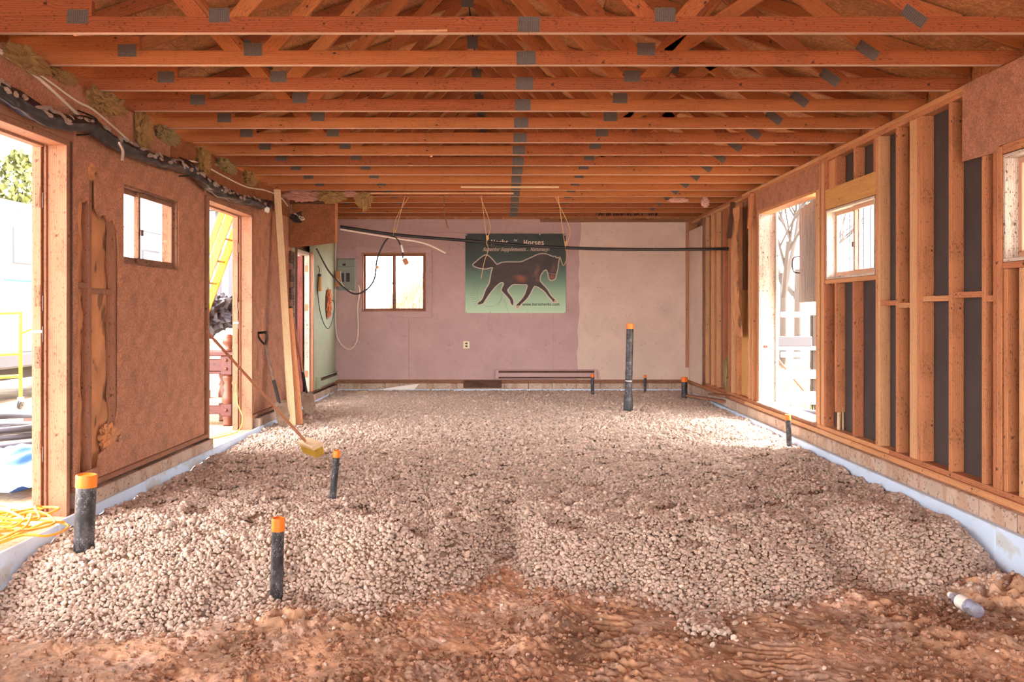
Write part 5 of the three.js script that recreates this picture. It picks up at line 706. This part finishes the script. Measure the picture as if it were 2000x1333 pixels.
// ---------------------------------------------------------------- shrubs, trees, fence on the right
function leafy(name, seed, x, d, h, w, col, label, bare) {
  const g = group(name), r = rng(seed), parts = [], trunk = V(x, -0.02, d);
  const grow = (p, dir, L, rad, n) => { const q = p.clone().addScaledVector(dir, L); parts.push(cyl(rad, rad * 0.65, p, q, 6)); if (n > 0) for (let k = 0; k < 3; k++) { const nd = dir.clone().add(new THREE.Vector3((r() - 0.5) * 1.5 * w, (r() - 0.2) * 0.7, (r() - 0.5) * 1.5 * w)).normalize(); grow(p.clone().lerp(q, 0.45 + 0.55 * r()), nd, L * (0.62 + 0.2 * r()), rad * 0.6, n - 1); } };
  grow(trunk, new THREE.Vector3(0, 1, 0), h * 0.36, h * 0.018, bare ? 5 : 3); mesh('branches', mergeGeometries(parts), M.outdark, g);
  if (!bare) { const A = [], C = [], m4 = new THREE.Matrix4(), e = new THREE.Euler(); for (let i = 0; i < 1800; i++) { const a = r() * 6.283, u = Math.pow(r(), 0.5), yy = r(), rr = w * 0.5 * h * (1 - yy * 0.75) * u; e.set(r() * 6, r() * 6, r() * 6); const s = 0.05 + 0.07 * r(); m4.makeRotationFromEuler(e).scale(new THREE.Vector3(s, s, s)).setPosition(x + rr * Math.cos(a), 0.15 * h + yy * 0.9 * h, -d + rr * Math.sin(a)); A.push(...m4.elements); const t = 0.6 + 0.6 * r(); C.push(col[0] * t, col[1] * t, col[2] * t); } const lf = new THREE.CircleGeometry(1, 5); const im = new THREE.InstancedMesh(lf, new THREE.MeshStandardMaterial({ color: '#ffffff', side: THREE.DoubleSide, roughness: 0.8 }), A.length / 16); im.name = 'foliage'; im.instanceMatrix.array.set(A); im.instanceColor = new THREE.InstancedBufferAttribute(new Float32Array(C), 3); im.userData.kind = 'stuff'; g.add(im); }
  place(g, label, bare ? 'tree' : 'shrub');
}
leafy('evergreen_tree', 1, -14.0, 24.5, 5.6, 0.55, [0.09, 0.1, 0.02], 'green evergreen crown showing above the camper roof');
leafy('bare_tree', 2, 6.5, 20, 6.2, 0.9, null, 'leafless tree seen through the barn doorway', true); leafy('bare_tree', 3, 8.2, 24, 7, 1.0, null, 'second leafless tree farther off behind the rail fence', true); leafy('bare_tree', 4, 10.5, 19, 6, 1.0, null, 'leafless tree outside the right windows', true);
{
  const g = group('rail_fence'), D = 11.4; B('post', g, M.outdark, 4.08, 4.18, -0.02, EYE - 0.05, D - 0.04, D + 0.06, 0.01); B('post', g, M.whitefr, 5.9, 6.0, -0.02, EYE, D, D + 0.1);
  for (const [y, h] of [[EYE - 0.9, 0.12], [EYE - 1.24, 0.17], [EYE - 0.52, 0.05]]) B('rail', g, M.white, 3.34, 6.2, y, y + h, D - 0.07, D - 0.042);
  B('rubber_sleeve', g, M.outgrey, 3.34, 4.06, EYE - 0.47, EYE - 0.335, D - 0.1, D - 0.0705, 0.01); place(g, 'white rail fence with a grey sleeve on its top rail outside the barn doorway', 'fence');
  const f = group('picket_fence'); for (let k = 0; k < 14; k++) B('picket', f, M.white, 5.6 + k * 0.28, 5.72 + k * 0.28, -0.02, 1.55 + 0.08 * R(), 17.0, 17.03); B('rail', f, M.white, 5.5, 9.6, 0.4, 0.5, 17.04, 17.07); B('rail', f, M.white, 5.5, 9.6, 1.2, 1.3, 17.04, 17.07); place(f, 'far white picket fence beyond the rail fence', 'fence');
  one('drain_pipe', cyl(0.06, 0.06, V(3.45, 0.085, 10.45), V(3.95, 0.085, 9.7), 20), M.outgrey, 'grey drain pipe lying on the ground outside the barn doorway', 'pipe'); one('leaning_pole', cyl(0.018, 0.015, V(4.53, -0.02, 12.6), V(3.9, 0.75, 12.6), 10), M.turned, 'thin pole slanting behind the rail fence', 'pole');
  for (const [w, label] of [[WIN1, 'steel security bars outside the sliding window beside the barn doorway'], [WIN2, 'steel security bars outside the rightmost window']]) { const s = group('window_bars'); for (let k = 0; k < 7; k++) mesh('bar', cyl(0.006, 0.006, V(3.3, WY0 - 0.05, w[0] + 0.08 + k * (w[1] - w[0] - 0.16) / 6), V(3.3, WY1 + 0.05, w[0] + 0.08 + k * (w[1] - w[0] - 0.16) / 6), 8), M.outgrey, s); for (const y of [WY0 - 0.04, WY1 + 0.04]) B('cross_bar', s, M.steel, 3.227, 3.306, y - 0.01, y + 0.01, w[0] + 0.05, w[1] - 0.05, 0.001); place(s, label, 'window bars'); }
}
{ // added translucent sheet that diffuses the sun entering the right-hand window
  const m = new THREE.MeshPhysicalMaterial({ color: '#f4f0ea', transmission: 0.5, thickness: 0, roughness: 1 }), g = group('added_diffuser');
  for (let k = 0; k < 9; k++) B('corrugation', g, m, 3.24 + 0.008 * (k % 2), 3.243 + 0.008 * (k % 2), WY0 - 0.03, WY1 + 0.03, WIN2[0] - 0.03 + k * 0.148, WIN2[0] - 0.03 + k * 0.148 + 0.146, 0);
  place(g, 'added milky corrugated sheet that diffuses the sun at the rightmost window', 'plastic sheet');
}
renderer.render(scene, camera);
